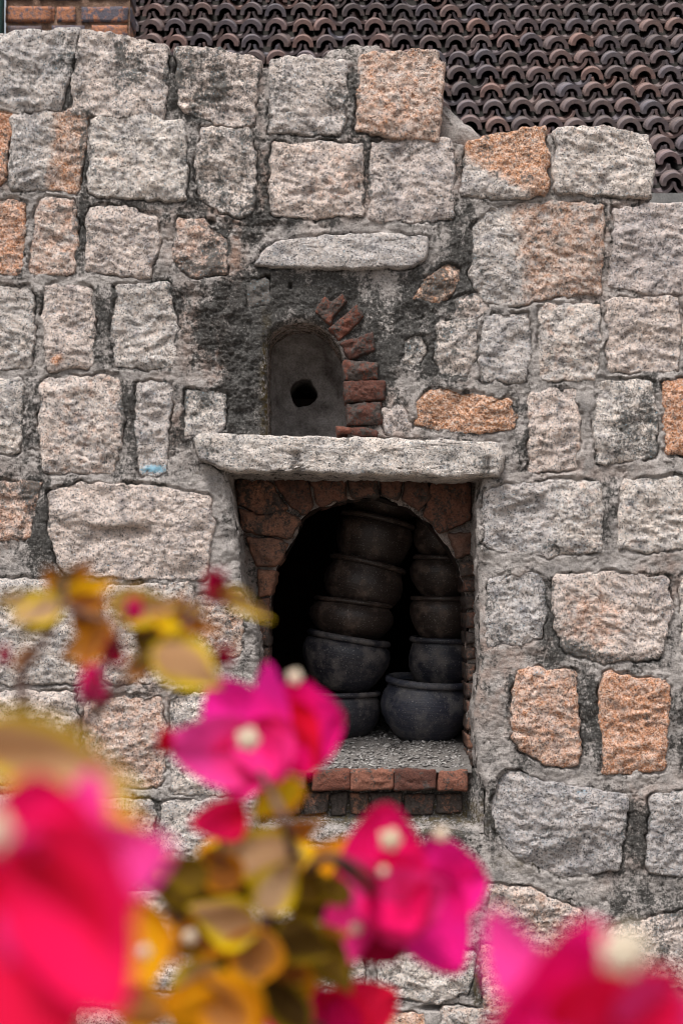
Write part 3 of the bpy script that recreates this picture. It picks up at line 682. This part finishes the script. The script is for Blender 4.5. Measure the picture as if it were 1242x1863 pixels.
# solid core behind the facing so the wall has its thickness from any side
def core_box(x0, x1, y0, y1, ptop, pbot):
    xs, zs = wx([x0, x1]), wz([pbot, ptop])
    v = [(x, y, z) for z in zs for y in (y0, y1) for x in xs]
    return v, [(0,2,3,1),(4,5,7,6),(0,1,5,4),(2,6,7,3),(0,4,6,2),(1,3,7,5)]
cv, cf = [], []
for (a, b, t, bt) in ((-640, 250, 100, 2212), (1000, 1180, 290, 2212), (1180, 1900, 420, 2212), (250, 780, 130, 560), (780, 1000, 290, 700)):
    v, f = core_box(a, b, .06, 1.3 if t > 280 else .55, t, bt); cf += [tuple(i+len(cv) for i in q) for q in f]; cv += v
mesh_obj('rubble_core', cv, cf, CONCRETE, wall, smooth=False)

# ------------------------------------------------------------------ kiln floor: dust heap and chips
def floor_z(x, y):
    return wz(1404)+.002+np.clip(y-.05, 0, 1)*.145+.010*fbm(x, y, 9, 3, 81)+.012*np.exp(-((x-.04)/.05)**2-((y-.42)/.1)**2)
fx_ = np.arange(-.34, .46, .008); fy_ = np.concatenate([[.035], np.arange(.045, .95, .008)])
FX, FY = np.meshgrid(fx_, fy_); FZ = floor_z(FX, FY)+.003*fbm(FX, FY, 60, 3, 82); FZ[0] = wz(1408)
fr = sst(.30, .40, FY); FX = np.clip(FX, wx(480)*(1-fr)-.34*fr, wx(860)*(1-fr)+.46*fr)
fi = np.arange(FX.size).reshape(FX.shape)
dust = mesh_obj('dust_heap', np.stack([FX, FY, FZ], -1).reshape(-1, 3), np.stack([fi[:-1, :-1], fi[:-1, 1:], fi[1:, 1:], fi[1:, :-1]], -1).reshape(-1, 4), DUSTM)
tag(dust, 'grey dust heap covering the floor inside the arched kiln opening', 'dust', kind='stuff')
ico_v = []; ico_f = []
bv = np.array([(1,0,0),(-1,0,0),(0,1,0),(0,-1,0),(0,0,1),(0,0,-1),(.6,.6,.5),(-.6,-.5,.6)], float)
import bmesh
def chip_template(seed):
    r = np.random.default_rng(seed); bm = bmesh.new()
    for p in r.normal(size=(9, 3)): bm.verts.new(p/np.linalg.norm(p)*r.uniform(.75, 1.1))
    bmesh.ops.convex_hull(bm, input=bm.verts)
    bm.verts.ensure_lookup_table(); bm.verts.index_update()
    used = [v for v in bm.verts if v.link_faces]; mp = {v: i for i, v in enumerate(used)}
    V = np.array([v.co[:] for v in used]); F = np.array([[mp[v] for v in f.verts] for f in bm.faces]); bm.free(); return V, F
TPL = [chip_template(i) for i in range(8)]
GV, GF, cnt = [], [], 0
for i in range(1500):
    Vt, Ft = TPL[i % 8]
    x = rng.uniform(-.185, .325); y = .05+rng.beta(1.0, 1.8)*.55
    s = rng.uniform(.0028, .0062)*(1.6 if rng.random() < .14 else 1)
    a = rng.uniform(0, 6.28); c, q = math.cos(a), math.sin(a)
    Vv = Vt*np.array([s*1.5, s, s*.6]); Vv = np.stack([Vv[:, 0]*c-Vv[:, 1]*q, Vv[:, 0]*q+Vv[:, 1]*c, Vv[:, 2]+Vv[:, 0]*rng.uniform(-.4, .4)], 1)
    GV.append(Vv+np.array([x, y, float(floor_z(np.array(x), np.array(y)))+s*.3])); GF.append(Ft+cnt); cnt += len(Vt)
grav = mesh_obj('stone_chips', np.concatenate(GV), np.concatenate(GF), GRAVEL, smooth=False)
tag(grav, 'scatter of pale stone chips on the dusty kiln floor', 'gravel', kind='stuff')

# ------------------------------------------------------------------ pots stacked in the chamber
PROFILE = [(.001,.0),(.50,.0),(.58,.02),(.70,.10),(.84,.24),(.95,.40),(1.0,.56),(.985,.70),(.93,.82),(.865,.885),(.84,.91)]
RIM = [(.835,.895),(.89,.88),(.95,.89),(.975,.925),(.965,.965),(.92,.99),(.86,.985),(.835,.965),(.83,.93),(.825,.88)]
INN = [(.825,.90),(.86,.86),(.90,.78),(.92,.66),(.90,.45),(.80,.25),(.6,.10),(.001,.08)]
def lathe(prof, r, hgt, n=56, seed=0):
    V = []; F = []
    prof = [(a*(1+.05*math.sin(b*5+seed*1.7)*(b < .85)), b) for a, b in prof]
    for i, (a, b) in enumerate(prof):
        for k in range(n):
            t = 2*math.pi*k/n; q = 1+.008*math.sin(2*t+seed)+.006*math.sin(3*t+seed*2)
            V.append((a*r*q*math.cos(t), a*r*q*math.sin(t), b*hgt+.006*hgt*math.sin(t+seed)*(b > .8)))
        if i:
            for k in range(n):
                F.append(((i-1)*n+k, (i-1)*n+(k+1) % n, i*n+(k+1) % n, i*n+k))
    return V, F
def pot(px, py_base, dist, width_px, hgt_px, roll, pitch, mat, label, seed):
    k = dist/CAM_D; r = width_px*S*k/2; hg = hgt_px*S*k
    e = empty('clay_pot', at(px, py_base, dist)); e.rotation_euler = (math.radians(pitch), math.radians(roll), random.uniform(0, .3))
    v, f = lathe(PROFILE, r, hg, seed=seed); b = mesh_obj('body', v, f, mat, e)
    v, f = lathe(RIM, r, hg, seed=seed); mesh_obj('rim', v, f, mat, e)
    v, f = lathe(INN, r, hg, seed=seed); mesh_obj('inside', v, f, mat, b)
    tag(e, label, 'pot', 'glazed pots stacked in the kiln'); return e
D = 5.46
pot(616, 1341, D, 158, 84, 0, 0, POT_BLACK, 'black pot at the bottom of the leaning left stack, half behind pink petals', 1)
pot(618, 1257, D, 158, 104, 10, 1, POT_BLACK, 'widest black pot of the leaning stack, second from its bottom', 2)
pot(634, 1166, D+.01, 148, 76, 7, 1, POT_BROWN, 'brown dusty pot third from the bottom of the leaning stack', 3)
pot(650, 1108, D+.02, 147, 90, 13, 1, POT_BROWN, 'brown dusty pot fourth from the bottom of the leaning stack', 4)
pot(669, 1032, D+.03, 146, 94, 12, 1, POT_BROWN, 'brown dusty pot with a pale chip, second from the top of the leaning stack', 5)
pot(688, 954, D+.04, 140, 80, 12, 1, POT_BROWN, 'topmost brown pot of the leaning stack, under the arch crown', 6)
pot(770, 1347, D-.02, 162, 116, 4, 5, POT_BLUE, 'wide blue-black pot on the rubble at the foot of the right stack', 7)
pot(802, 1250, D+.02, 126, 92, 2, 2, POT_BLACK, 'dark pot resting on the wide front pot, second from the bottom of the right stack', 8)
pot(805, 1164, D+.03, 124, 80, 1, 1, POT_BROWN, 'dark pot in the middle of the right stack', 9)
pot(806, 1092, D+.04, 122, 82, 2, 1, POT_BROWN, 'upper dark pot of the right stack beside the arch', 10)
pot(804, 1016, D+.05, 118, 80, 3, 1, POT_BROWN, 'topmost dark pot of the right stack close under the arch', 12)

# ------------------------------------------------------------------ tiled roof beyond the wall
roof = tag(empty('tiled_roof', (0, 0, 0)), 'steep roof of brown curved clay tiles in rows behind the wall', 'roof')
SL = math.atan(1.1); DE = 9.75
eave = at(0, 342, DE); E0 = Vector((0, eave.y, eave.z))
vdir = Vector((0, math.cos(SL), math.sin(SL))); ndir = Vector((0, -math.sin(SL), math.cos(SL))); xdir = Vector((1, 0, 0))
PITCH = .1415; EXPO = .1625
def arc_mesh(name, r0, r1, a0, a1, cz, length, n, flip):
    V = []; F = []
    for j, l in enumerate((0, length)):
        for i in range(n+1):
            a = a0+(a1-a0)*i/n
            for r in (r0, r1):
                tp = 1-.06*j
                V.append((r*math.cos(a)*tp, l, cz+flip*r*math.sin(a)*tp))
    m = (n+1)*2
    for i in range(n):
        q = i*2
        F += [(q, q+1, q+3, q+2), (m+q, m+q+2, m+q+3, m+q+1), (q+1, m+q+1, m+q+3, q+3), (q, q+2, m+q+2, m+q)]
    F += [(0, m, m+1, 1), (2*n, 2*n+1, m+2*n+1, m+2*n)]
    me = bpy.data.meshes.new(name); me.from_pydata(V, [], F); me.update()
    bm = bmesh.new(); bm.from_mesh(me); bmesh.ops.recalc_face_normals(bm, faces=bm.faces); bm.to_mesh(me); bm.free()
    me.materials.append(TILE); return me
covers = [arc_mesh('cover_tile', .0395-.0015*k, .0615-.001*k, math.radians(-4), math.radians(184), 0, .225, 14, 1) for k in range(3)]
pans = [arc_mesh('pan_tile', .0560, .0690+.001*k, math.radians(6), math.radians(174), .046, .225, 14, -1) for k in range(3)]
SKEW = -.055
ncol, nrow = 23, 13
def tile_matrix(r, c, kind, rowj):
    x = (c-8.0+.5*kind)*PITCH+r*EXPO*SKEW+random.gauss(0, .005)+rowj
    p = E0+vdir*(r*EXPO+random.gauss(0, .007)-(.016 if kind else 0))+ndir*((.022 if kind == 0 else .0)+random.gauss(0, .0028))+xdir*x
    M = Matrix((xdir, vdir, ndir)).transposed().to_4x4() @ Matrix.Rotation(math.radians(-27), 4, 'X') @ Matrix.Rotation(random.gauss(0, .04), 4, 'Z') @ Matrix.Rotation(random.gauss(0, .035), 4, 'Y')
    M.translation = p; return M
rv_, rf_ = [], []; rn_ = 0
for r in range(nrow):
    rowj = random.uniform(-.006, .006)
    for c in range(ncol+9):
        for kind in (0, 1):
            M = tile_matrix(r, c, kind, rowj); me = (covers if kind == 0 else pans)[random.randrange(3)]
            if c < ncol:
                o = mesh_obj('cover_tile' if kind == 0 else 'pan_tile', None, None, None, roof, me=me); o.matrix_world = M
            else:                                            # the roof running on beyond the picture
                co = np.array([v.co[:] for v in me.vertices]); mm = np.array(M)
                rv_.append(co @ mm[:3, :3].T+mm[:3, 3]); rf_ += [tuple(i+rn_ for i in p.vertices) for p in me.polygons]; rn_ += len(co)
tag(mesh_obj('further_tiling', np.concatenate(rv_), rf_, TILE, roof, smooth=False), kind='stuff')
def slab(name, x0, x1, pts, mat, parent):
    """a prism: outline (y, z) pushed along x"""
    n = len(pts); V = [(x, y, z) for x in (x0, x1) for y, z in pts]
    F = [tuple(range(n)), tuple(reversed(range(n, 2*n)))]+[(i, i+n, (i+1) % n+n, (i+1) % n) for i in range(n)]
    return mesh_obj(name, V, F, mat, parent, smooth=False)
xl, xr = -8.6*PITCH, (ncol+1.6)*PITCH
a_ = E0-ndir*.055; b_ = E0+vdir*2.3-ndir*.055
slab('roof_deck', xl, xr, [(a_.y, a_.z), (b_.y, b_.z), (b_.y, b_.z-.05), (a_.y, a_.z-.05)], DARKWOOD, roof)
ez = E0.z-.035
slab('eave_beam', xl, xr+.2, [(E0.y-.05, ez), (E0.y+.12, ez), (E0.y+.12, ez-.22), (E0.y-.05, ez-.22)], CONCRETE, roof)
slab('supporting_wall', xl, xr+.2, [(E0.y, ez-.22), (E0.y+.2, ez-.22), (E0.y+.2, 0), (E0.y, 0)], CONCRETE, roof)

# ------------------------------------------------------------------ brick pillar at the upper left and the pipe beside it
pil = tag(empty('brick_pillar', (0, 0, 0)), 'pillar of old grey and orange bricks at the left end of the tiled roof', 'pillar')
PD = 9.2; kk = PD/CAM_D; py0 = -CAM_D+PD
def pw(px, py): p = at(px, py, PD); return p.x, p.z
def bbrick(x0, x1, z0, z1, y0, y1, mat, parent, name='brick', seed=0):
    bm = bmesh.new(); bmesh.ops.create_cube(bm, size=1)
    bmesh.ops.subdivide_edges(bm, edges=bm.edges, cuts=3, use_grid_fill=True)
    bmesh.ops.bevel(bm, geom=[e for e in bm.edges if len(e.link_faces) == 2 and e.calc_face_angle(0) > .5], offset=.06, segments=2, affect='EDGES')
    sc = np.array([x1-x0, y1-y0, z1-z0]); ce = np.array([(x0+x1)/2, (y0+y1)/2, (z0+z1)/2])
    for v in bm.verts:
        q = np.array(v.co[:])*sc
        n = np.array([float(pn(q[0]*30+seed, q[2]*30+q[1]*11)), float(pn(q[0]*25+seed*2, q[2]*30)), float(pn(q[0]*30-seed, q[2]*30+q[1]*17))])
        v.co = Vector(q+n*.004+ce)
    me = bpy.data.meshes.new(name); bm.to_mesh(me); bm.free(); me.materials.append(mat)
    at_ = me.attributes.new('stain', 'FLOAT', 'POINT')
    me.polygons.foreach_set('use_smooth', np.ones(len(me.polygons), bool))
    o = bpy.data.objects.new(name, me); COL.objects.link(o); o.parent = parent; return o
xa, _ = pw(8, 0); xb, _ = pw(238, 0)
rows = [(-68, -36, [(8, 96), (104, 190), (196, 238)]), (-33, -2, [(8, 60), (66, 150), (156, 238)]), (2, 8, None), (9, 40, [(10, 98), (101, 139), (142, 238)]), (43, 76, [(10, 80), (90, 158), (163, 236)]), (80, 110, [(8, 70), (76, 150), (154, 238)]), (114, 146, [(8, 100), (106, 180), (186, 238)])]
bi = 0
for (ya, yb, xs) in rows:
    for (p0, p1) in xs or []:
        x0, z1 = pw(p0, ya); x1, z0 = pw(p1, yb); bi += 1
        bbrick(x0, x1, z0, z1, py0+random.uniform(-.004, .006), py0+.24, PILLARBRICK, pil, seed=bi*3.7)
PM = simple('sandy_joint', [(.3, (.09, .058, .045)), (.55, (.22, .135, .095)), (.75, (.36, .25, .19))], 20, bump=.9, bs=90)
zt = pw(0, -70)[1]
slab('joint_fill', xa+.006, xb-.006, [(py0+.014, 0), (py0+.014, zt), (py0+.235, zt), (py0+.235, 0)], PM, pil)
def tube(name, pts, radii, mat, parent, n=10):
    pts = [Vector(p) for p in pts]
    if len(pts) > 2:                                         # smooth the run
        q = []; rq = []
        for i in range(len(pts)-1):
            p0, p1, p2, p3 = pts[max(i-1, 0)], pts[i], pts[i+1], pts[min(i+2, len(pts)-1)]
            for s in np.linspace(0, 1, 6, endpoint=False):
                q.append(.5*((2*p1)+(p2-p0)*s+(2*p0-5*p1+4*p2-p3)*s*s+(3*p1-p0-3*p2+p3)*s**3)); rq.append(radii[i]+(radii[i+1]-radii[i])*s)
        q.append(pts[-1]); rq.append(radii[-1]); pts, radii = q, rq
    V = []; F = []; up = Vector((.3, .9, .2))
    for i, p in enumerate(pts):
        d = (pts[min(i+1, len(pts)-1)]-pts[max(i-1, 0)]).normalized(); u = d.cross(up).normalized(); v = d.cross(u)
        for k in range(n):
            t = 2*math.pi*k/n; V.append(p+(u*math.cos(t)+v*math.sin(t))*radii[i])
        if i: F += [((i-1)*n+k, (i-1)*n+(k+1) % n, i*n+(k+1) % n, i*n+k) for k in range(n)]
    F += [tuple(reversed(range(n))), tuple(range((len(pts)-1)*n, len(pts)*n))]
    return mesh_obj(name, V, F, mat, parent)
xq, zq = pw(-8, -80)
pipe = tube('drain_pipe', [(xq, py0-.02, zq), (xq, py0-.02, 1.5), (xq, py0-.02, 0)], [.045]*3, PIPEM, None, 16)
tag(pipe, 'dark green pipe at the far left edge beside the brick pillar', 'pipe')

# ------------------------------------------------------------------ bougainvillea close to the camera
def sheet(name, base, tip, width, mat, parent, roll=0.0, cup=.25, bend=.15, kind='bract', facing=None):
    base, tip = Vector(base), Vector(tip); L = (tip-base).length; d = (tip-base).normalized()
    f = Vector(facing) if facing else Vector((0, -1, 0))
    s = d.cross(f)
    if s.length < .05: s = d.cross(Vector((0, -.3, 1)))
    s.normalize(); nrm = s.cross(d).normalized()
    R = Matrix.Rotation(math.radians(roll), 3, d); s = R @ s; nrm = R @ nrm
    nu, nv = 22, 16; V = []; F = []; EDGE = []; VEIN = []; ALONG = []
    for i in range(nu+1):
        u = i/nu
        if kind == 'bract': wv = (math.sin(math.pi*min(1, u**.72)))**.62*(1-.12*u)+.02
        else: wv = (math.sin(math.pi*u**.70))**1.05+.012
        for j in range(-nv//2, nv//2+1):
            v = j/(nv/2)
            off = cup*width*.5*wv*v*v+bend*L*math.sin(math.pi*u)*-.5+.012*width*math.sin(v*7+u*9)
            off += .02*width*math.sin(abs(v)*11-u*13)*(1-u)*abs(v)+.05*width*math.sin(u*5+v*2.5+L*900)
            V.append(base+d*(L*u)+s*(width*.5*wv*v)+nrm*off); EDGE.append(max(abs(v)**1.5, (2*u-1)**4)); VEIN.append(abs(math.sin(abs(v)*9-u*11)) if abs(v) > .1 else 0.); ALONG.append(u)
    m = nv+1
    for i in range(nu):
        for j in range(nv): F.append((i*m+j, i*m+j+1, (i+1)*m+j+1, (i+1)*m+j))
    return mesh_obj(name, V, F, mat, parent, {'edge': EDGE, 'vein': VEIN, 'along': ALONG})
def ball_floret(parent, p, r, mat=None):
    """tube with a crinkled five-lobed cream mouth"""
    V = []; F = []; n = 20; p = Vector(p)
    rings = [(-3.0*r, .22*r), (-1.2*r, .26*r), (-.35*r, .4*r), (0, 1.0*r), (-.12*r, .75*r), (.05*r, .45*r), (.18*r, .15*r)]
    for i, (y, q) in enumerate(rings):
        for k in range(n):
            t = 2*math.pi*k/n; qq = q*(1+(.16*math.cos(5*t) if i in (3, 4) else 0))
            V.append(p+Vector((qq*math.cos(t), -y, qq*math.sin(t))))
        if i: F += [((i-1)*n+k, (i-1)*n+(k+1) % n, i*n+(k+1) % n, i*n+k) for k in range(n)]
    F.append(tuple(range((len(rings)-1)*n, len(rings)*n)))
    return mesh_obj('floret', V, F, mat or FLORET, parent)
at_plain = at
def further(d): return d+.17 if d < .76 else d
class Plant:
    def __init__(s, label, root):
        s.root = Vector(root); s.e = empty('bougainvillea', s.root); s.e['label'] = label; s.e['category'] = 'bougainvillea'; s.e['group'] = 'bougainvillea in front of the wall'
        s.inv = Matrix.Translation(-s.root)
    def own(s, o, par=None):
        o.parent = par or s.e
        o.matrix_parent_inverse = s.inv if par is None else Matrix.Identity(4)
        return o
    def stem(s, pts, r0, r1):
        n = len(pts); return s.own(tube('stem', pts, [r0+(r1-r0)*i/(n-1) for i in range(n)], STEM, None, 8))
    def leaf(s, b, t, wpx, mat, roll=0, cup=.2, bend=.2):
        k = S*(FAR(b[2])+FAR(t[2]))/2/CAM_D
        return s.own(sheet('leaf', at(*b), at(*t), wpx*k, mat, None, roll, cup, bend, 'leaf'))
    def flower(s, heart, bracts, florets):
        """heart (px,py,dist); bracts: (tip px,py,dist,width px,roll,cup,mat); florets: (px,py,dist,r px)"""
        h = at(*heart); k = S*FAR(heart[2])/CAM_D
        tb = s.own(tube('flower', [h+Vector((0, .012, -.02)), h+Vector((0, .004, -.006)), h], [.0009, .0013, .0016], STEM, None, 8))
        for (x, y, d, wpx, roll, cup, mat, bx, by) in bracts:
            s.own(sheet('bract', at(bx, by, heart[2]), at(x, y, d), wpx*k, mat, None, roll, cup, .12), tb)
        for (x, y, d, r) in florets:
            s.own(ball_floret(None, at(x, y, d), r*S*FAR(d)/CAM_D), tb)
        return tb
B, DB = BRACT, DEEPBRACT
FAR = further
def at(px, py, d): return at_plain(px, py, FAR(d))
P1 = Plant('bougainvillea with two sharp pink blooms, golden leaves and a thin upper left spray', (-.12, -4.15, 0))
M_, C_ = MAGENTA, CRIMSON
P1.flower((452, 1348, .86), [(303,1350,.84,135,8,.3,M_,470,1378),(385,1238,.87,150,0,.25,B,480,1380),(486,1202,.86,80,-10,.2,B,494,1380),(425,1456,.85,150,15,.3,M_,470,1310),(508,1425,.85,120,-10,.3,M_,462,1310)], [(451,1345,.825,21)])
P1.flower((522, 1330, .88), [(626,1300,.88,175,0,.25,B,500,1335),(565,1240,.885,110,0,.25,B,515,1360),(565,1412,.875,120,10,.3,C_,505,1285)], [(536,1232,.87,14)])
P1.flower((698, 1590, .84), [(702,1460,.85,170,0,.3,B,690,1665),(622,1560,.835,110,20,.35,M_,735,1690),(812,1606,.825,150,0,.3,M_,665,1670),(750,1700,.825,150,10,.3,B,690,1560)], [(710,1528,.815,20),(697,1585,.81,9)])
P1.flower((795, 1620, .87), [(888,1602,.87,180,0,.25,B,745,1610),(834,1775,.86,160,0,.25,B,735,1585),(830,1532,.88,120,0,.25,M_,800,1680)], [(802,1518,.86,14)])
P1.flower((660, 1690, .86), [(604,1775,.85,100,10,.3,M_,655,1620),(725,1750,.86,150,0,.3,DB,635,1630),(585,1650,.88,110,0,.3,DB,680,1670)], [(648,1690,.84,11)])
P1.flower((600, 1850, .74), [(455,1835,.73,110,0,.3,C_,620,1850),(725,1808,.74,130,0,.3,C_,590,1870),(650,1795,.75,100,0,.3,M_,600,1890),(560,1960,.73,150,0,.3,B,600,1800)], [(516,1798,.71,23)])
P1.flower((400, 1500, .80), [(345,1500,.79,80,0,.3,C_,450,1485),(440,1455,.80,90,0,.3,C_,390,1520)], [])
G, T, O, R_ = LEAF_GOLD, LEAF_TAN, LEAF_OLIVE, LEAF_RUST
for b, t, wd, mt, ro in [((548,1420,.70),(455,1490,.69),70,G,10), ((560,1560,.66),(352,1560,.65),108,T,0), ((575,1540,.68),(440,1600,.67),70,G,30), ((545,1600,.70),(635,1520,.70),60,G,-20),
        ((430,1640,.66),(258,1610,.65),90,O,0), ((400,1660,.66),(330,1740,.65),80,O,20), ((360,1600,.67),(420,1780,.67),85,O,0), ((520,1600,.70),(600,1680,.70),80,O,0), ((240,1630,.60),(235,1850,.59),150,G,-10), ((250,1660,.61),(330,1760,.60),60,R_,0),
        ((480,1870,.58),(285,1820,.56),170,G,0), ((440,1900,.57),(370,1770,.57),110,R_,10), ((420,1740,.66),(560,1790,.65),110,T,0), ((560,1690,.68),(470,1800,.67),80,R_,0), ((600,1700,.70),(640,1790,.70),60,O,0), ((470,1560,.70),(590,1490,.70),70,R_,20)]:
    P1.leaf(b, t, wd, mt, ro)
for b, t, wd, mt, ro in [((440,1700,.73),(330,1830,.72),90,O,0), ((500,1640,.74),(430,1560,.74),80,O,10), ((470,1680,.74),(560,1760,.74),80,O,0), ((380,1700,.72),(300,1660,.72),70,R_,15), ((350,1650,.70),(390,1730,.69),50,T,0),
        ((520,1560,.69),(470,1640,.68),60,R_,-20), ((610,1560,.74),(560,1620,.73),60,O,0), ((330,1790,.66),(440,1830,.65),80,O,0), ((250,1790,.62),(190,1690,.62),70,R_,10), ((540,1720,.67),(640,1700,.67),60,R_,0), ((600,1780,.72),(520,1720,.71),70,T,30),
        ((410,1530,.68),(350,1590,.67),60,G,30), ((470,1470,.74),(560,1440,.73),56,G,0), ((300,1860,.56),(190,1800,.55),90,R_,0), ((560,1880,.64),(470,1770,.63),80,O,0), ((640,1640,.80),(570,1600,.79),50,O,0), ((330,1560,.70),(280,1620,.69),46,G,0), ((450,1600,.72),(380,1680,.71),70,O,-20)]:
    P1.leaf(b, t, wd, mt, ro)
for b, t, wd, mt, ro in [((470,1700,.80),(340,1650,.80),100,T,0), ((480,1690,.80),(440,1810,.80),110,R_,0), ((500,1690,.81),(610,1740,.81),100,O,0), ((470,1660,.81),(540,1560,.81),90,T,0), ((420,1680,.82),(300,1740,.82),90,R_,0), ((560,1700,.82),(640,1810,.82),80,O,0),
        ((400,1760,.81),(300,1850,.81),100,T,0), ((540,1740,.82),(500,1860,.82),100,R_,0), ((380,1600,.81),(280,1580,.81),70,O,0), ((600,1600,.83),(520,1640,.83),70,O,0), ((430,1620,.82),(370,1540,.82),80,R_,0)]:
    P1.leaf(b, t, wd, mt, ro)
for (x, y, d, r) in [(345,1705,.62,13),(262,1732,.57,13)]:
    P1.own(ball_floret(None, at(x, y, d), r*S*FAR(d)/CAM_D))
# upper left spray of young leaves and buds
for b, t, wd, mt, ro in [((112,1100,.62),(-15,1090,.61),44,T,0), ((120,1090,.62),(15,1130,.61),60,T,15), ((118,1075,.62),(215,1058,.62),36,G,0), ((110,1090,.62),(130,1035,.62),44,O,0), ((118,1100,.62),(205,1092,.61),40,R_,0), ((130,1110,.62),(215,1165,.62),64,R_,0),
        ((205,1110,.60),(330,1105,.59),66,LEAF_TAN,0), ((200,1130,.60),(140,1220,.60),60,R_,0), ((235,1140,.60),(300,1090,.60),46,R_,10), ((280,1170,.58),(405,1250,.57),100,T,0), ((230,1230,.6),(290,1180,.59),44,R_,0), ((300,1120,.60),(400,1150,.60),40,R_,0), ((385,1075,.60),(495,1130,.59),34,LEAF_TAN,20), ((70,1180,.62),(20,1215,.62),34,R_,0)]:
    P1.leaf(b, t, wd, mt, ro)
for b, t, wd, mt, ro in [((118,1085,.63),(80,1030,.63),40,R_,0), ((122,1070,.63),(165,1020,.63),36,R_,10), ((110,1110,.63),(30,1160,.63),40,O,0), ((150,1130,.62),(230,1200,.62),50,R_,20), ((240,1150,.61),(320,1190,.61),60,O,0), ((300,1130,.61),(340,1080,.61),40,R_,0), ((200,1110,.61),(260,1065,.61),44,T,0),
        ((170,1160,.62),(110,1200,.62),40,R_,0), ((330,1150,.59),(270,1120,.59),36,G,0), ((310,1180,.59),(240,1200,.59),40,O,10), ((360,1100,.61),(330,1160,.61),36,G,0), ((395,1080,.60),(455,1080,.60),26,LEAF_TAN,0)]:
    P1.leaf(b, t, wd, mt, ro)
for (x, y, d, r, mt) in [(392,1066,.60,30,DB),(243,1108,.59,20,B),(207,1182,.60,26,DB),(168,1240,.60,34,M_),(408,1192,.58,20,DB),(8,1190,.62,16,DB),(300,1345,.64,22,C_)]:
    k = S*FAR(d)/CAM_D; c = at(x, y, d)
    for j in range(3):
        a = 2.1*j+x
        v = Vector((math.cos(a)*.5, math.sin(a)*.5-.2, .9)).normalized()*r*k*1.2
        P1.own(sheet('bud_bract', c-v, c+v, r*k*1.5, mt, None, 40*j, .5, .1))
base1 = Vector((-.12, -4.15, 0))
hub = at(470, 1690, .70)
P1.stem([base1, Vector((-.10, -4.2, .5)), Vector((-.06, -4.27, 1.0)), at(330, 2050, .68), at(400, 1780, .69), hub], .007, .0036)
P1.stem([hub, at(540, 1610, .72), at(600, 1560, .76), at(690, 1610, .85)], .0034, .0016)
P1.stem([at(540, 1610, .72), at(520, 1500, .78), at(470, 1400, .86)], .0026, .0014)
P1.stem([at(600, 1560, .76), at(700, 1640, .86), at(790, 1640, .88)], .0020, .0013)
P1.stem([hub, at(400, 1620, .69), at(330, 1600, .68)], .0022, .0012)
P1.stem([at(400, 1780, .69), at(250, 1560, .65), at(130, 1365, .62), at(180, 1295, .61), at(245, 1215, .60), at(290, 1180, .59), at(370, 1100, .60)], .0026, .0013)
P1.stem([at(60, 1440, .63), at(40, 1230, .62), at(80, 1170, .62), at(112, 1100, .62), at(118, 1050, .62)], .0024, .0013)
P1.stem([at(245, 1215, .60), at(320, 1180, .59), at(405, 1190, .58)], .0016, .0009)
P1.stem([at(180, 1295, .61), at(170, 1260, .60), at(205, 1185, .60), at(240, 1110, .59)], .0016, .0009)
P1.stem([at(112, 1100, .62), at(200, 1130, .61), at(300, 1120, .60), at(385, 1075, .60)], .0017, .0009)
P1.stem([at(250, 1560, .65), at(120, 1500, .64), at(60, 1440, .63)], .0022, .0018)
P1.stem([at(400, 1780, .69), at(520, 1850, .72), at(600, 1870, .74)], .0022, .0012)

FAR = lambda d: d
P2 = Plant('large out of focus bougainvillea bloom and broad tan leaf at the lower left', (-.30, -4.62, 0))
P2.flower((70, 1690, .40), [(70,1408,.41,330,0,.3,B,70,1760),(318,1545,.41,190,0,.3,M_,60,1600),(215,1850,.385,260,10,.3,C_,70,1500),(-90,1530,.40,280,0,.3,M_,100,1700),(60,1960,.39,300,0,.3,C_,50,1560),(175,1400,.42,150,0,.3,M_,80,1700),(255,1640,.40,160,0,.3,C_,60,1660)], [(-14,1512,.37,36)])
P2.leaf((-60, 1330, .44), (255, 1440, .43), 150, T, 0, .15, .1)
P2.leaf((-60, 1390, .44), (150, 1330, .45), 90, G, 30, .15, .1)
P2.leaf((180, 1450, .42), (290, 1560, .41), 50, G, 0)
P2.stem([Vector((-.30, -4.62, 0)), Vector((-.22, -4.6, .6)), Vector((-.14, -4.6, 1.1)), at(0, 2050, .43), at(40, 1800, .42), at(70, 1690, .405)], .006, .0016)
P2.stem([at(0, 2050, .43), at(-90, 1600, .44), at(-60, 1340, .44)], .003, .0012)

P3 = Plant('blurred bougainvillea bloom with a cream floret at the lower right corner', (.30, -4.58, 0))
P3.flower((1090, 1850, .46), [(886,1650,.47,120,0,.3,M_,985,1850),(1065,1672,.46,280,0,.3,B,1070,1960),(1235,1770,.45,240,0,.3,C_,1030,1930),(880,1880,.455,260,0,.3,B,1140,1850),(1310,1880,.45,260,0,.3,M_,1030,1870)], [(1135,1732,.42,44)])
P3.stem([Vector((.30, -4.58, 0)), Vector((.22, -4.58, .6)), Vector((.12, -4.56, 1.15)), at(1130, 2080, .47), at(1090, 1850, .465)], .006, .0016)
